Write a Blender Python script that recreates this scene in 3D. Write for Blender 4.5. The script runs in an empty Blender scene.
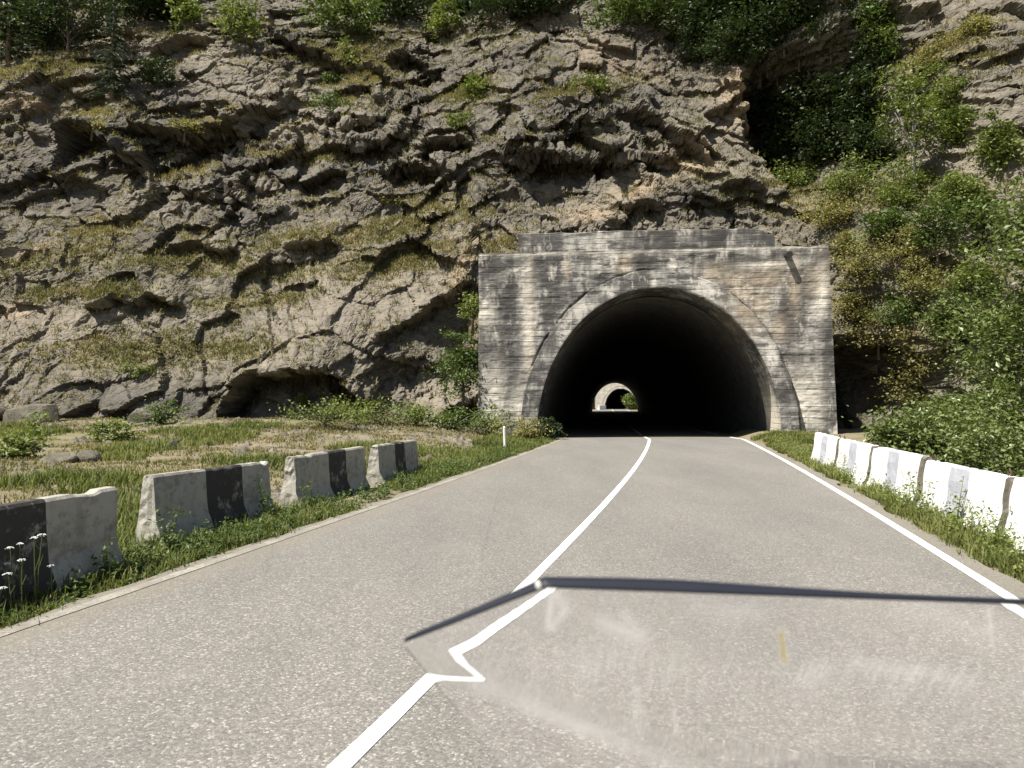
import bpy, bmesh, math, random
import numpy as np
from mathutils import Vector, Matrix

random.seed(11)
RNG = np.random.default_rng(11)
SC = bpy.context.scene
COL = SC.collection
R = math.radians

# ------------------------------------------------------------------ camera
W, H, F = 1024, 768, 740.0
CAM_Z, HOR = 1.5, 400.0
PITCH = math.atan((HOR - H / 2) / F)
cd = bpy.data.cameras.new('camera')
cam = bpy.data.objects.new('camera', cd)
COL.objects.link(cam)
cd.sensor_width = 36.0
cd.lens = F / W * 36.0
cd.clip_start = 0.02
cd.clip_end = 6000
cam.location = (0, 0, CAM_Z)
cam.rotation_euler = (R(90) + PITCH, 0, 0)
cd.dof.use_dof = True
cd.dof.focus_distance = 26.0
cd.dof.aperture_fstop = 7.5
SC.camera = cam
CP, SP = math.cos(PITCH), math.sin(PITCH)


def ray(px, py):
    a = (px - W / 2) / F
    b = -(py - H / 2) / F
    return np.array([a, CP - b * SP, SP + b * CP])


def ground_at(px, py, z=0.0):
    d = ray(px, py)
    t = (z - CAM_Z) / d[2]
    return np.array([d[0] * t, d[1] * t])


def at_depth(px, py, Y):
    d = ray(px, py)
    t = Y / d[1]
    return np.array([d[0] * t, Y, CAM_Z + d[2] * t])


# ------------------------------------------------------------------ noise
def hash2(ix, iz, seed):
    h = (ix.astype(np.int64) * 374761393 + iz.astype(np.int64) * 668265263 + seed * 1442695041) & 0xFFFFFFFF
    h = ((h ^ (h >> 13)) * 1274126177) & 0xFFFFFFFF
    h = ((h ^ (h >> 16)) * 2246822519) & 0xFFFFFFFF
    h = h ^ (h >> 15)
    return (h & 0xFFFFFF) / float(0x1000000)


def vnoise(x, z, seed):
    x0 = np.floor(x); z0 = np.floor(z)
    fx = x - x0; fz = z - z0
    fx = fx * fx * fx * (fx * (fx * 6 - 15) + 10)
    fz = fz * fz * fz * (fz * (fz * 6 - 15) + 10)
    a = hash2(x0, z0, seed); b = hash2(x0 + 1, z0, seed)
    c = hash2(x0, z0 + 1, seed); d = hash2(x0 + 1, z0 + 1, seed)
    return (a + (b - a) * fx) * (1 - fz) + (c + (d - c) * fx) * fz


def fbm(x, z, octv, seed, gain=0.5):
    s = 0.0; a = 1.0; t = 0.0
    for o in range(octv):
        s = s + a * (vnoise(x, z, seed + o * 17) * 2 - 1)
        t += a
        a *= gain
        x = x * 2.03 + 11.3; z = z * 2.03 + 5.7
    return s / t


def facets(x, z, seed, gmean=(0, 0), grand=(0.6, 0.6), offr=0.6):
    """tilted facet per Voronoi cell: returns depth offset, crack distance"""
    x0 = np.floor(x); z0 = np.floor(z)
    best = np.full(x.shape, 9.0); sec = np.full(x.shape, 9.0)
    val = np.zeros(x.shape)
    for i in (-1, 0, 1):
        for j in (-1, 0, 1):
            cx = x0 + i; cz = z0 + j
            qx = cx + 0.1 + 0.8 * hash2(cx, cz, seed)
            qz = cz + 0.1 + 0.8 * hash2(cx, cz, seed + 1)
            dx = x - qx; dz = z - qz
            d = np.sqrt(dx * dx + dz * dz)
            o = (hash2(cx, cz, seed + 2) * 2 - 1) * offr
            gx = gmean[0] + (hash2(cx, cz, seed + 3) * 2 - 1) * grand[0]
            gz = gmean[1] + (hash2(cx, cz, seed + 4) * 2 - 1) * grand[1]
            v = o + gx * dx + gz * dz
            closer = d < best
            sec = np.where(closer, best, np.minimum(sec, d))
            val = np.where(closer, v, val)
            best = np.where(closer, d, best)
    return val, sec - best


def sstep(a, b, x):
    t = np.clip((x - a) / (b - a), 0, 1)
    return t * t * (3 - 2 * t)


# ------------------------------------------------------------------ mesh helpers
def mesh_np(name, v, f, mats=None, parent=None, smooth=False, attrs=None, midx=None, link=True):
    """v (N,3) array, f (M,3|4) array -> one linked mesh object"""
    me = bpy.data.meshes.new(name)
    v = np.asarray(v, dtype=np.float32); f = np.asarray(f, dtype=np.int32)
    n, k = f.shape
    me.vertices.add(len(v)); me.vertices.foreach_set('co', v.ravel())
    me.loops.add(n * k); me.loops.foreach_set('vertex_index', f.ravel())
    me.polygons.add(n)
    me.polygons.foreach_set('loop_start', np.arange(0, n * k, k, dtype=np.int32))
    me.polygons.foreach_set('loop_total', np.full(n, k, dtype=np.int32))
    for m in (mats if isinstance(mats, (list, tuple)) else [mats]):
        if m: me.materials.append(m)
    if midx is not None:
        me.polygons.foreach_set('material_index', np.asarray(midx, dtype=np.int32))
    me.polygons.foreach_set('use_smooth', np.full(n, bool(smooth)))
    for an, av in (attrs or {}).items():
        a = me.attributes.new(an, 'FLOAT', 'POINT')
        a.data.foreach_set('value', np.asarray(av, dtype=np.float32))
    me.update(calc_edges=True)
    o = bpy.data.objects.new(name, me)
    COL.objects.link(o)
    if parent is not None: o.parent = parent
    return o


def grid_faces(nx, nz, flip=False):
    i = np.arange(nx - 1)[:, None]; j = np.arange(nz - 1)[None, :]
    a = i * nz + j
    f = np.stack([a, a + nz, a + nz + 1, a + 1], axis=-1).reshape(-1, 4)
    return f[:, ::-1] if flip else f


def tag(o, label, cat=None, group=None, kind=None):
    if label: o['label'] = label
    if cat: o['category'] = cat
    if group: o['group'] = group
    if kind: o['kind'] = kind
    return o


def empty(name, loc, rz=0.0):
    o = bpy.data.objects.new(name, None)
    o.empty_display_size = 0.2
    o.location = loc; o.rotation_euler = (0, 0, rz)
    COL.objects.link(o)
    return o


class MB:
    """collects tubes, boxes and lathes for one mesh"""
    def __init__(s):
        s.v = []; s.f = []; s.n = 0

    def add(s, v, f):
        s.v.append(np.asarray(v, float)); s.f += [tuple(i + s.n for i in q) for q in f]; s.n += len(v)

    def tube(s, pts, rad, seg=6, cap=True):
        pts = [Vector(p) for p in pts]
        rads = rad if hasattr(rad, '__len__') else [rad] * len(pts)
        vs = []
        for i, p in enumerate(pts):
            d = (pts[min(i + 1, len(pts) - 1)] - pts[max(i - 1, 0)]).normalized()
            a = d.cross(Vector((0.31, 0.2, 0.93)) if abs(d.z) < 0.9 else Vector((1, 0.1, 0))).normalized()
            b = d.cross(a)
            for k in range(seg):
                t = 2 * math.pi * k / seg
                vs.append(p + (a * math.cos(t) + b * math.sin(t)) * rads[i])
        fs = []
        for i in range(len(pts) - 1):
            for k in range(seg):
                k2 = (k + 1) % seg
                fs.append((i * seg + k, i * seg + k2, (i + 1) * seg + k2, (i + 1) * seg + k))
        if cap:
            fs.append(tuple(range(seg - 1, -1, -1)))
            m = (len(pts) - 1) * seg
            fs.append(tuple(m + k for k in range(seg)))
        s.add(vs, fs)

    def box(s, lo, hi):
        x0, y0, z0 = lo; x1, y1, z1 = hi
        v = [(x0, y0, z0), (x1, y0, z0), (x1, y1, z0), (x0, y1, z0), (x0, y0, z1), (x1, y0, z1), (x1, y1, z1), (x0, y1, z1)]
        s.add(v, [(3, 2, 1, 0), (4, 5, 6, 7), (0, 1, 5, 4), (1, 2, 6, 5), (2, 3, 7, 6), (3, 0, 4, 7)])

    def build(s, name, mats, parent=None, smooth=False):
        me = bpy.data.meshes.new(name)
        me.from_pydata([tuple(p) for p in np.concatenate(s.v)], [], s.f)
        for m in (mats if isinstance(mats, (list, tuple)) else [mats]): me.materials.append(m)
        if smooth: me.polygons.foreach_set('use_smooth', [True] * len(me.polygons))
        me.update()
        o = bpy.data.objects.new(name, me); COL.objects.link(o)
        if parent is not None: o.parent = parent
        return o


# ------------------------------------------------------------------ materials
class NT:
    def __init__(s, name):
        s.m = bpy.data.materials.new(name); s.m.use_nodes = True
        s.t = s.m.node_tree; s.t.nodes.clear()
        s.out = s.n('ShaderNodeOutputMaterial')
        s._co = None

    def n(s, typ, **kw):
        nd = s.t.nodes.new(typ)
        for k, v in kw.items():
            setattr(nd, k, v)
        return nd

    def lk(s, a, b): s.t.links.new(a, b)

    def put(s, sock, v):
        if v is None: return
        if hasattr(v, 'is_linked') or hasattr(v, 'node'): s.lk(v, sock)
        else: sock.default_value = v

    def co(s, scale=(1, 1, 1), kind='Object', loc=(0, 0, 0), rot=(0, 0, 0)):
        if s._co is None: s._co = s.n('ShaderNodeTexCoord')
        mp = s.n('ShaderNodeMapping')
        mp.inputs['Scale'].default_value = scale if hasattr(scale, '__len__') else (scale,) * 3
        mp.inputs['Location'].default_value = loc
        mp.inputs['Rotation'].default_value = rot
        s.lk(s._co.outputs[kind], mp.inputs['Vector'])
        return mp.outputs[0]

    def noise(s, vec, scale=1, detail=4, rough=0.55, dist=0.0):
        nd = s.n('ShaderNodeTexNoise')
        nd.inputs['Scale'].default_value = scale; nd.inputs['Detail'].default_value = detail
        nd.inputs['Roughness'].default_value = rough; nd.inputs['Distortion'].default_value = dist
        s.lk(vec, nd.inputs['Vector'])
        return nd.outputs[0]

    def voro(s, vec, scale=1, feature='F1', out='Distance', rnd=1.0):
        nd = s.n('ShaderNodeTexVoronoi', feature=feature)
        nd.inputs['Scale'].default_value = scale
        nd.inputs['Randomness'].default_value = rnd
        s.lk(vec, nd.inputs['Vector'])
        return nd.outputs[out]

    def ramp(s, fac, stops, interp='LINEAR'):
        nd = s.n('ShaderNodeValToRGB')
        nd.color_ramp.interpolation = interp
        el = nd.color_ramp.elements
        while len(el) > 1: el.remove(el[-1])
        for i, (p, c) in enumerate(stops):
            e = el[0] if i == 0 else el.new(p)
            e.position = p
            e.color = (c, c, c, 1) if not hasattr(c, '__len__') else (*c[:3], 1)
        s.put(nd.inputs[0], fac)
        return nd.outputs[0]

    def mix(s, fac, a, b, mode='MIX'):
        nd = s.n('ShaderNodeMix', data_type='RGBA', blend_type=mode)
        s.put(nd.inputs[0], fac)
        for k, v in ((6, a), (7, b)):
            if hasattr(v, '__len__') and not hasattr(v, 'node'): v = (*v[:3], 1)
            s.put(nd.inputs[k], v)
        return nd.outputs[2]

    def math(s, op, a, b=None, c=None, clamp=False):
        nd = s.n('ShaderNodeMath', operation=op); nd.use_clamp = clamp
        s.put(nd.inputs[0], a)
        if b is not None: s.put(nd.inputs[1], b)
        if c is not None: s.put(nd.inputs[2], c)
        return nd.outputs[0]

    def attr(s, name):
        return s.n('ShaderNodeAttribute', attribute_name=name).outputs['Fac']

    def sep(s, vec):
        nd = s.n('ShaderNodeSeparateXYZ'); s.lk(vec, nd.inputs[0]); return nd.outputs

    def bump(s, h, strength=0.5, dist=0.02, normal=None):
        nd = s.n('ShaderNodeBump')
        nd.inputs['Strength'].default_value = strength; nd.inputs['Distance'].default_value = dist
        s.lk(h, nd.inputs['Height'])
        if normal is not None: s.lk(normal, nd.inputs['Normal'])
        return nd.outputs[0]

    def bsdf(s, col, rough=0.9, normal=None, spec=0.3, **kw):
        nd = s.n('ShaderNodeBsdfPrincipled')
        if hasattr(col, '__len__') and not hasattr(col, 'node'): col = (*col[:3], 1)
        s.put(nd.inputs['Base Color'], col)
        s.put(nd.inputs['Roughness'], rough)
        nd.inputs['Specular IOR Level'].default_value = spec
        if normal is not None: s.lk(normal, nd.inputs['Normal'])
        for k, v in kw.items(): s.put(nd.inputs[k], v)
        return nd.outputs[0]

    def done(s, sh):
        s.lk(sh, s.out.inputs['Surface']); return s.m


def mat_simple(name, col, rough=0.8, nscale=30, var=0.25, bump=0.2, spec=0.3):
    t = NT(name)
    c = t.co()
    nz = t.noise(c, nscale, 5, 0.6)
    lo = tuple(x * (1 - var) for x in col); hi = tuple(min(1, x * (1 + var)) for x in col)
    return t.done(t.bsdf(t.ramp(nz, [(0.3, lo), (0.7, hi)]), rough, t.bump(nz, bump, 0.01), spec))


def mat_asphalt():
    t = NT('asphalt')
    c = t.co()
    ag = t.voro(c, 76, 'F1', 'Color')          # stones of the wearing course
    agv = t.sep(ag)[0]
    agc = t.ramp(agv, [(0.0, (0.098, 0.095, 0.088)), (0.5, (0.158, 0.152, 0.138)), (0.86, (0.22, 0.21, 0.188)), (0.98, (0.36, 0.345, 0.31))])
    gaps = t.voro(c, 76, 'DISTANCE_TO_EDGE')
    agc = t.mix(t.ramp(gaps, [(0.0, 0.65), (0.10, 0.0)]), agc, (0.07, 0.065, 0.06))
    fine = t.noise(c, 55, 3, 0.7)
    agc = t.mix(t.ramp(fine, [(0.35, 0.0), (0.75, 0.5)]), agc, (0.26, 0.245, 0.22))
    big = t.noise(t.co((0.5, 0.12, 0.5), rot=(0, 0, R(13))), 1.6, 6, 0.6)
    agc = t.mix(1.0, agc, t.ramp(big, [(0.3, (0.86, 0.86, 0.86)), (0.7, (1.12, 1.1, 1.07))]), 'MULTIPLY')
    pat = t.noise(c, 0.9, 5, 0.65)
    agc = t.mix(t.ramp(pat, [(0.55, 0.0), (0.75, 0.35)]), agc, (0.22, 0.205, 0.18))
    # dust and soil blown onto the margins (cross-road coordinate)
    e = t.attr('edge')
    en = t.math('ADD', e, t.math('MULTIPLY', t.math('SUBTRACT', t.noise(c, 5, 5, 0.7), 0.5), 0.5))
    agc = t.mix(t.ramp(en, [(0.4, 0.0), (0.95, 0.6)]), agc, (0.20, 0.176, 0.135))
    # hairline cracks
    crk = t.voro(t.mix(0.12, c, t.noise(c, 2.5, 4)), 0.28, 'DISTANCE_TO_EDGE')
    agc = t.mix(t.ramp(crk, [(0.0, 0.22), (0.0035, 0.0)]), agc, (0.06, 0.055, 0.05))
    h = t.math('ADD', t.math('MULTIPLY', gaps, 0.7), t.math('MULTIPLY', agv, 0.4))
    return t.done(t.bsdf(agc, 0.85, t.bump(h, 0.55, 0.008), 0.3))


def mat_paint(name, keep=0.8, col=(0.72, 0.71, 0.68), under=(0.2, 0.19, 0.17)):
    t = NT(name)
    c = t.co()
    w = t.noise(c, 38, 5, 0.7)
    w2 = t.noise(c, 2.2, 4, 0.6)
    s = t.math('ADD', t.math('MULTIPLY', w, 0.6), t.math('MULTIPLY', w2, 0.4))
    k = 0.72 - keep * 0.42
    m = t.ramp(s, [(k - 0.05, 0.0), (k + 0.04, 1.0)])
    cc = t.mix(m, under, col)
    cc = t.mix(t.ramp(t.noise(c, 6, 5, 0.7), [(0.45, 0.0), (0.8, 0.35)]), cc, (0.4, 0.37, 0.32))
    return t.done(t.bsdf(cc, 0.75, t.bump(w, 0.3, 0.004), 0.3))


def mat_rock(name='cliff_rock', scale=1.0):
    t = NT(name)
    c = t.co(scale)
    n1 = t.noise(c, 0.35, 6, 0.62, 0.4)
    n2 = t.noise(c, 2.2, 8, 0.68, 0.3)
    n3 = t.noise(c, 11, 6, 0.7)
    base = t.ramp(n1, [(0.28, (0.082, 0.075, 0.059)), (0.5, (0.150, 0.133, 0.102)), (0.72, (0.232, 0.204, 0.156))])
    det = t.ramp(n2, [(0.3, (0.5, 0.49, 0.48)), (0.5, (0.95, 0.95, 0.95)), (0.7, (1.25, 1.22, 1.16))])
    col = t.mix(1.0, base, det, 'MULTIPLY')
    lich = t.ramp(n3, [(0.55, 0.0), (0.68, 0.55)])
    col = t.mix(lich, col, (0.245, 0.222, 0.182))
    col = t.mix(t.ramp(t.noise(c, 5.2, 6, 0.72, 0.6), [(0.56, 0.0), (0.66, 0.75)]), col, (0.075, 0.07, 0.065))
    if name == 'cliff_rock':
        tan = t.math('MULTIPLY', t.attr('tan'), t.ramp(n2, [(0.35, 0.25), (0.6, 1.0)]))
        col = t.mix(tan, col, (0.36, 0.27, 0.175))
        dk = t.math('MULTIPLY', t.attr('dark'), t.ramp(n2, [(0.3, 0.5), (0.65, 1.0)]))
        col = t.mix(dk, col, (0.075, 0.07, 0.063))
        pale = t.math('MULTIPLY', t.attr('pale'), t.ramp(t.noise(c, 4, 6, 0.7), [(0.3, 0.3), (0.6, 1.0)]))
        col = t.mix(pale, col, (0.235, 0.203, 0.16))
        # soil, moss and dry grass caught on the flatter places
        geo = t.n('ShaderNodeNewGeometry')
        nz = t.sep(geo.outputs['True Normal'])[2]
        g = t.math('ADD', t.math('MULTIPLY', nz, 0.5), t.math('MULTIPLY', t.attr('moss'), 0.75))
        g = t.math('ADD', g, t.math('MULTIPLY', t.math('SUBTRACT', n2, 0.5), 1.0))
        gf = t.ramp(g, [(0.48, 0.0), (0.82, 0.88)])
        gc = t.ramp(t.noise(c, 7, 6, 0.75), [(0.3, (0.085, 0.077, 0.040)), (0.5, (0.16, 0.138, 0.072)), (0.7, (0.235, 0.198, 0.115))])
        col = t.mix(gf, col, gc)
    h = t.math('ADD', t.math('MULTIPLY', n2, 1.0), t.math('MULTIPLY', n3, 0.45))
    crk = t.voro(t.mix(0.25, t.co((1.6 * scale, 1.6 * scale, 3.4 * scale), rot=(0, R(14), 0)), t.noise(c, 1.5, 4)), 1.1, 'DISTANCE_TO_EDGE')
    h = t.math('ADD', h, t.ramp(crk, [(0.0, 0.0), (0.07, 0.35)]))
    col = t.mix(t.ramp(crk, [(0.0, 0.45), (0.03, 0.0)]), col, (0.06, 0.056, 0.05))
    b = t.bump(h, 0.7, 0.11 / scale)
    return t.done(t.bsdf(col, 0.92, b, 0.2))


def mat_concrete():
    t = NT('portal_concrete')
    c = t.co()
    x, y, z = t.sep(c)
    n1 = t.noise(c, 0.55, 6, 0.62)
    n2 = t.noise(c, 3.5, 8, 0.7)
    base = t.ramp(n1, [(0.3, (0.33, 0.315, 0.283)), (0.5, (0.44, 0.421, 0.38)), (0.7, (0.53, 0.508, 0.458))])
    base = t.mix(1.0, base, t.ramp(n2, [(0.3, (0.68, 0.68, 0.68)), (0.65, (1.15, 1.14, 1.12))]), 'MULTIPLY')
    # dark weather stains running down
    st = t.noise(t.co((0.85, 0.85, 0.16)), 1.5, 7, 0.66, 0.2)
    lat = t.noise(t.co((0.3, 0.3, 2.6)), 1.0, 5, 0.7)
    sf = t.math('ADD', t.math('MULTIPLY', st, 0.72), t.math('MULTIPLY', lat, 0.35))
    base = t.mix(t.ramp(sf, [(0.46, 0.0), (0.58, 0.85)]), base, (0.07, 0.066, 0.062))
    bl = t.noise(t.co((0.7, 0.7, 3.2), loc=(4, 1, 2)), 1.3, 8, 0.75, 0.4)
    base = t.mix(t.ramp(bl, [(0.46, 0.0), (0.56, 0.88)]), base, (0.06, 0.057, 0.054))
    base = t.mix(t.ramp(t.noise(t.co((1.0, 1.0, 0.5), loc=(9, 3, 7)), 1.6, 7, 0.7), [(0.54, 0.0), (0.62, 0.75)]), base, (0.60, 0.56, 0.49))
    base = t.mix(t.math('MULTIPLY', t.attr('dark'), t.ramp(lat, [(0.3, 0.45), (0.6, 1.0)])), base, (0.05, 0.047, 0.044))  # on the arch ring this also carries the reveal's painted shade
    # rusty / limewash stains, plus the sun strip painted on the arch reveal
    base = t.mix(t.math('MULTIPLY', t.attr('tan'), t.ramp(n2, [(0.3, 0.3), (0.6, 1.0)])), base, (0.50, 0.405, 0.285))
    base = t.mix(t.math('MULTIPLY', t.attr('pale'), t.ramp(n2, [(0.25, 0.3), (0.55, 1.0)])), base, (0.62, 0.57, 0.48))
    # board marks of the formwork
    bz = t.math('ADD', t.math('MULTIPLY', z, 4.6), t.math('MULTIPLY', t.noise(t.co((0.5, 0.5, 1.2)), 1.5, 5), 0.6))
    fr = t.math('FRACT', bz)
    ln = t.ramp(fr, [(0.0, 1.0), (0.10, 0.0), (0.92, 0.0), (1.0, 1.0)])
    wn = t.noise(t.co((0.9, 0.9, 4.6)), 1.0, 4, 0.6)
    lf = t.math('MULTIPLY', ln, t.ramp(wn, [(0.42, 0.03), (0.66, 0.8)]))
    base = t.mix(lf, base, (0.085, 0.08, 0.072))
    fl = t.math('FLOOR', bz)
    cmb = t.n('ShaderNodeCombineXYZ'); t.lk(fl, cmb.inputs[0])
    t.lk(t.math('FLOOR', t.math('MULTIPLY', t.math('ADD', x, t.math('MULTIPLY', fl, 1.37)), 0.3)), cmb.inputs[1])
    wh = t.n('ShaderNodeTexWhiteNoise'); t.lk(cmb.outputs[0], wh.inputs['Vector'])
    base = t.mix(0.75, base, t.mix(1.0, base, t.ramp(wh.outputs['Value'], [(0, (0.82, 0.82, 0.83)), (1, (1.12, 1.11, 1.10))]), 'MULTIPLY'))
    h = t.math('SUBTRACT', t.math('ADD', t.math('MULTIPLY', n2, 0.5), t.math('MULTIPLY', wh.outputs['Value'], 0.16)), t.math('MULTIPLY', lf, 0.7))
    return t.done(t.bsdf(base, 0.92, t.bump(h, 0.8, 0.05), 0.2))


def mat_barrier(name, col, keep, dirt=(0.2, 0.185, 0.155)):
    """old paint over cast concrete, flaking, dirty towards nothing in particular"""
    t = NT(name)
    c = t.co()
    n = t.noise(c, 9, 8, 0.72); n2 = t.noise(c, 1.7, 6, 0.65)
    s = t.math('ADD', t.math('MULTIPLY', n, 0.62), t.math('MULTIPLY', n2, 0.38))
    k = 0.66 - keep * 0.36
    m = t.ramp(s, [(k - 0.04, 0.0), (k + 0.03, 1.0)])
    con = t.ramp(t.noise(c, 14, 6, 0.7), [(0.3, (0.17, 0.155, 0.13)), (0.7, (0.34, 0.315, 0.27))])
    cc = t.mix(m, con, col)
    st = t.noise(t.co((3.0, 3.0, 0.55)), 3, 6, 0.68)
    cc = t.mix(t.ramp(st, [(0.5, 0.0), (0.78, 0.6)]), cc, dirt)
    return t.done(t.bsdf(cc, 0.88, t.bump(t.math('ADD', n, t.math('MULTIPLY', m, 0.15)), 0.6, 0.02), 0.25))


def mat_leaf(name, stops, trans=0.35, rough=0.5):
    t = NT(name)
    v = t.attr('shade')
    col = t.ramp(v, stops)
    a = t.bsdf(col, rough, None, 0.35)
    tr = t.n('ShaderNodeBsdfTranslucent')
    t.lk(t.mix(1.0, col, (1.25, 1.3, 0.7), 'MULTIPLY'), tr.inputs['Color'])
    mx = t.n('ShaderNodeMixShader'); mx.inputs[0].default_value = trans
    t.lk(a, mx.inputs[1]); t.lk(tr.outputs[0], mx.inputs[2])
    return t.done(mx.outputs[0])


def mat_ground():
    t = NT('verge_soil')
    c = t.co()
    n1 = t.noise(c, 0.45, 6, 0.6); n2 = t.noise(c, 4, 8, 0.72); n3 = t.noise(c, 30, 4, 0.7)
    soil = t.ramp(n2, [(0.3, (0.12, 0.10, 0.066)), (0.55, (0.225, 0.188, 0.128)), (0.75, (0.32, 0.272, 0.195))])
    gr = t.ramp(n3, [(0.3, (0.07, 0.085, 0.025)), (0.6, (0.14, 0.14, 0.05)), (0.8, (0.21, 0.18, 0.085))])
    f = t.math('ADD', n1, t.math('MULTIPLY', t.math('SUBTRACT', n2, 0.5), 0.6))
    col = t.mix(t.ramp(f, [(0.45, 0.05), (0.64, 0.75)]), soil, gr)
    return t.done(t.bsdf(col, 0.95, t.bump(t.math('ADD', n2, t.math('MULTIPLY', n3, 0.3)), 0.7, 0.06), 0.15))


M = {}
M['asphalt'] = mat_asphalt()
M['line'] = mat_paint('road_paint', 0.97, (0.80, 0.79, 0.76))
M['line_worn'] = mat_paint('road_paint_worn', 0.42, (0.31, 0.288, 0.245), (0.20, 0.185, 0.155))
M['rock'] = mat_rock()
M['stone'] = mat_rock('loose_stone', 2.5)
M['concrete'] = mat_concrete()
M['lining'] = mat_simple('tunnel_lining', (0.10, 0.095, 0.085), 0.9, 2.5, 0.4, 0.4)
M['soffit'] = mat_simple('soot_concrete', (0.22, 0.205, 0.18), 0.9, 3.0, 0.35, 0.4)
M['b_white'] = mat_barrier('barrier_white_faded', (0.35, 0.332, 0.28), 0.5)
M['b_black'] = mat_barrier('barrier_black_faded', (0.045, 0.042, 0.038), 0.62, (0.10, 0.092, 0.075))
M['b_white_new'] = mat_barrier('barrier_white_fresh', (0.74, 0.73, 0.70), 0.82, (0.48, 0.455, 0.40))
M['b_grey_new'] = mat_barrier('barrier_grey_fresh', (0.40, 0.405, 0.44), 0.8, (0.42, 0.41, 0.41))
M['b_bare'] = mat_simple('barrier_bare_end', (0.17, 0.155, 0.12), 0.95, 12, 0.35, 0.5)
M['ground'] = mat_ground()
M['bark'] = mat_simple('bark', (0.14, 0.11, 0.085), 0.95, 14, 0.45, 0.7)
M['bark_pale'] = mat_simple('bark_pale', (0.30, 0.28, 0.25), 0.95, 14, 0.35, 0.5)
M['iron'] = mat_simple('rusty_iron', (0.085, 0.055, 0.04), 0.8, 40, 0.5, 0.4)
M['post'] = mat_simple('post_white', (0.66, 0.64, 0.58), 0.7, 20, 0.15, 0.2)
M['steel'] = mat_simple('dark_pipe', (0.035, 0.033, 0.032), 0.7, 20, 0.3, 0.2)
M['trim'] = mat_simple('black_edge', (0.016, 0.018, 0.026), 0.5, 20, 0.1, 0.0)
M['petal'] = mat_simple('petal_white', (0.78, 0.78, 0.72), 0.7, 60, 0.08, 0.1)
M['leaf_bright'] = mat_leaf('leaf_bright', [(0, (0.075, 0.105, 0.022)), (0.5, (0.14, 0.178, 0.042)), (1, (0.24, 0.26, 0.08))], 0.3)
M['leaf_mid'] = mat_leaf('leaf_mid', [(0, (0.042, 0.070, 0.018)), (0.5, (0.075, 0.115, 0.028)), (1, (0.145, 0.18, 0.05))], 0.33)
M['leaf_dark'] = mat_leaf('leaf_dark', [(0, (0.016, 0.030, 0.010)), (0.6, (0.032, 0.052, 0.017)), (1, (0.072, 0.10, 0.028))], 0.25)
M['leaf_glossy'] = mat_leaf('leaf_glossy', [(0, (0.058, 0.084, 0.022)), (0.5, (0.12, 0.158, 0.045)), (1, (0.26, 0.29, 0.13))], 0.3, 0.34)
M['needle'] = mat_leaf('needle', [(0, (0.035, 0.058, 0.036)), (0.6, (0.058, 0.085, 0.052)), (1, (0.10, 0.13, 0.075))], 0.15)
M['leaf_olive'] = mat_leaf('leaf_olive', [(0, (0.115, 0.115, 0.038)), (0.5, (0.215, 0.20, 0.074)), (1, (0.36, 0.315, 0.14))], 0.35, 0.8)
M['grass_dry'] = mat_leaf('grass_dry', [(0, (0.095, 0.10, 0.036)), (0.45, (0.175, 0.158, 0.066)), (1, (0.31, 0.258, 0.145))], 0.3, 0.8)
M['grass_green'] = mat_leaf('grass_green', [(0, (0.065, 0.090, 0.022)), (0.5, (0.135, 0.158, 0.042)), (1, (0.25, 0.24, 0.09))], 0.38, 0.7)

# ------------------------------------------------------------------ road lines measured on the ground
def fit(pxs):
    p = np.array([ground_at(*q) for q in pxs])
    return np.polyfit(p[:, 1], p[:, 0], 2)


cL = fit([(0, 636), (274, 539), (340, 519.5), (400, 499), (460, 477), (558, 441)])
cR = fit([(1009, 599), (940, 554.7), (874.5, 511.7), (780, 458.7), (746, 440.5)])
cC = fit([(335, 768), (437, 680), (520, 590), (600, 505), (637, 468), (646, 449)])
TH = R(7.2)                                  # tunnel heading
P0 = np.array([5.68, 29.2])                  # middle of the tunnel mouth on the ground
AX = np.array([math.sin(TH), math.cos(TH)])  # along the tunnel
UX = np.array([math.cos(TH), -math.sin(TH)])  # to the right across the mouth
T_LEN = 129.0


def line_x(c, off, Y):
    Y = np.asarray(Y, float)
    near = np.polyval(c, np.clip(Y, -40, 28.0))
    xa = np.polyval(c, 28.0)
    far = xa + (Y - 28.0) * math.tan(TH)
    return np.where(Y <= 28.0, near, far) + off


def road_z(Y):
    Y = np.asarray(Y, float)
    return -0.9 * np.clip((Y - 28.6) / 90.0, 0, 1) ** 0.75


ys = np.concatenate([np.arange(-30, 2, 1.0), np.arange(2, 34, 0.25), np.arange(34, 330, 4.0)])
uu = np.linspace(0, 1, 25)
xl = line_x(cL, -0.15, ys); xr = line_x(cR, 0.27, ys)
inT = sstep(29.0, 31, ys)
xl = xl - 0.9 * inT; xr = xr + 0.35 * inT
GX = xl[:, None] + (xr - xl)[:, None] * uu[None, :]
# ragged margins
rag = 0.07 * fbm(ys[:, None] * 1.6 + 0 * GX, uu[None, :] * 3 + 0 * GX, 4, 5)
GX[:, 0] += rag[:, 0] * 1.6; GX[:, -1] += rag[:, -1] * 1.8
GY = np.repeat(ys[:, None], 25, 1)
GZ = np.repeat(road_z(ys)[:, None], 25, 1)
edge = np.maximum(sstep(0.16, 0.0, uu), sstep(0.90, 1.0, uu))[None, :] + 0 * GX
road = mesh_np('road', np.stack([GX, GY, GZ], -1).reshape(-1, 3), grid_faces(len(ys), 25, True), M['asphalt'], attrs={'edge': edge.ravel()})
tag(road, 'grey asphalt two lane road running into the tunnel mouth', kind='structure')


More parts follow.
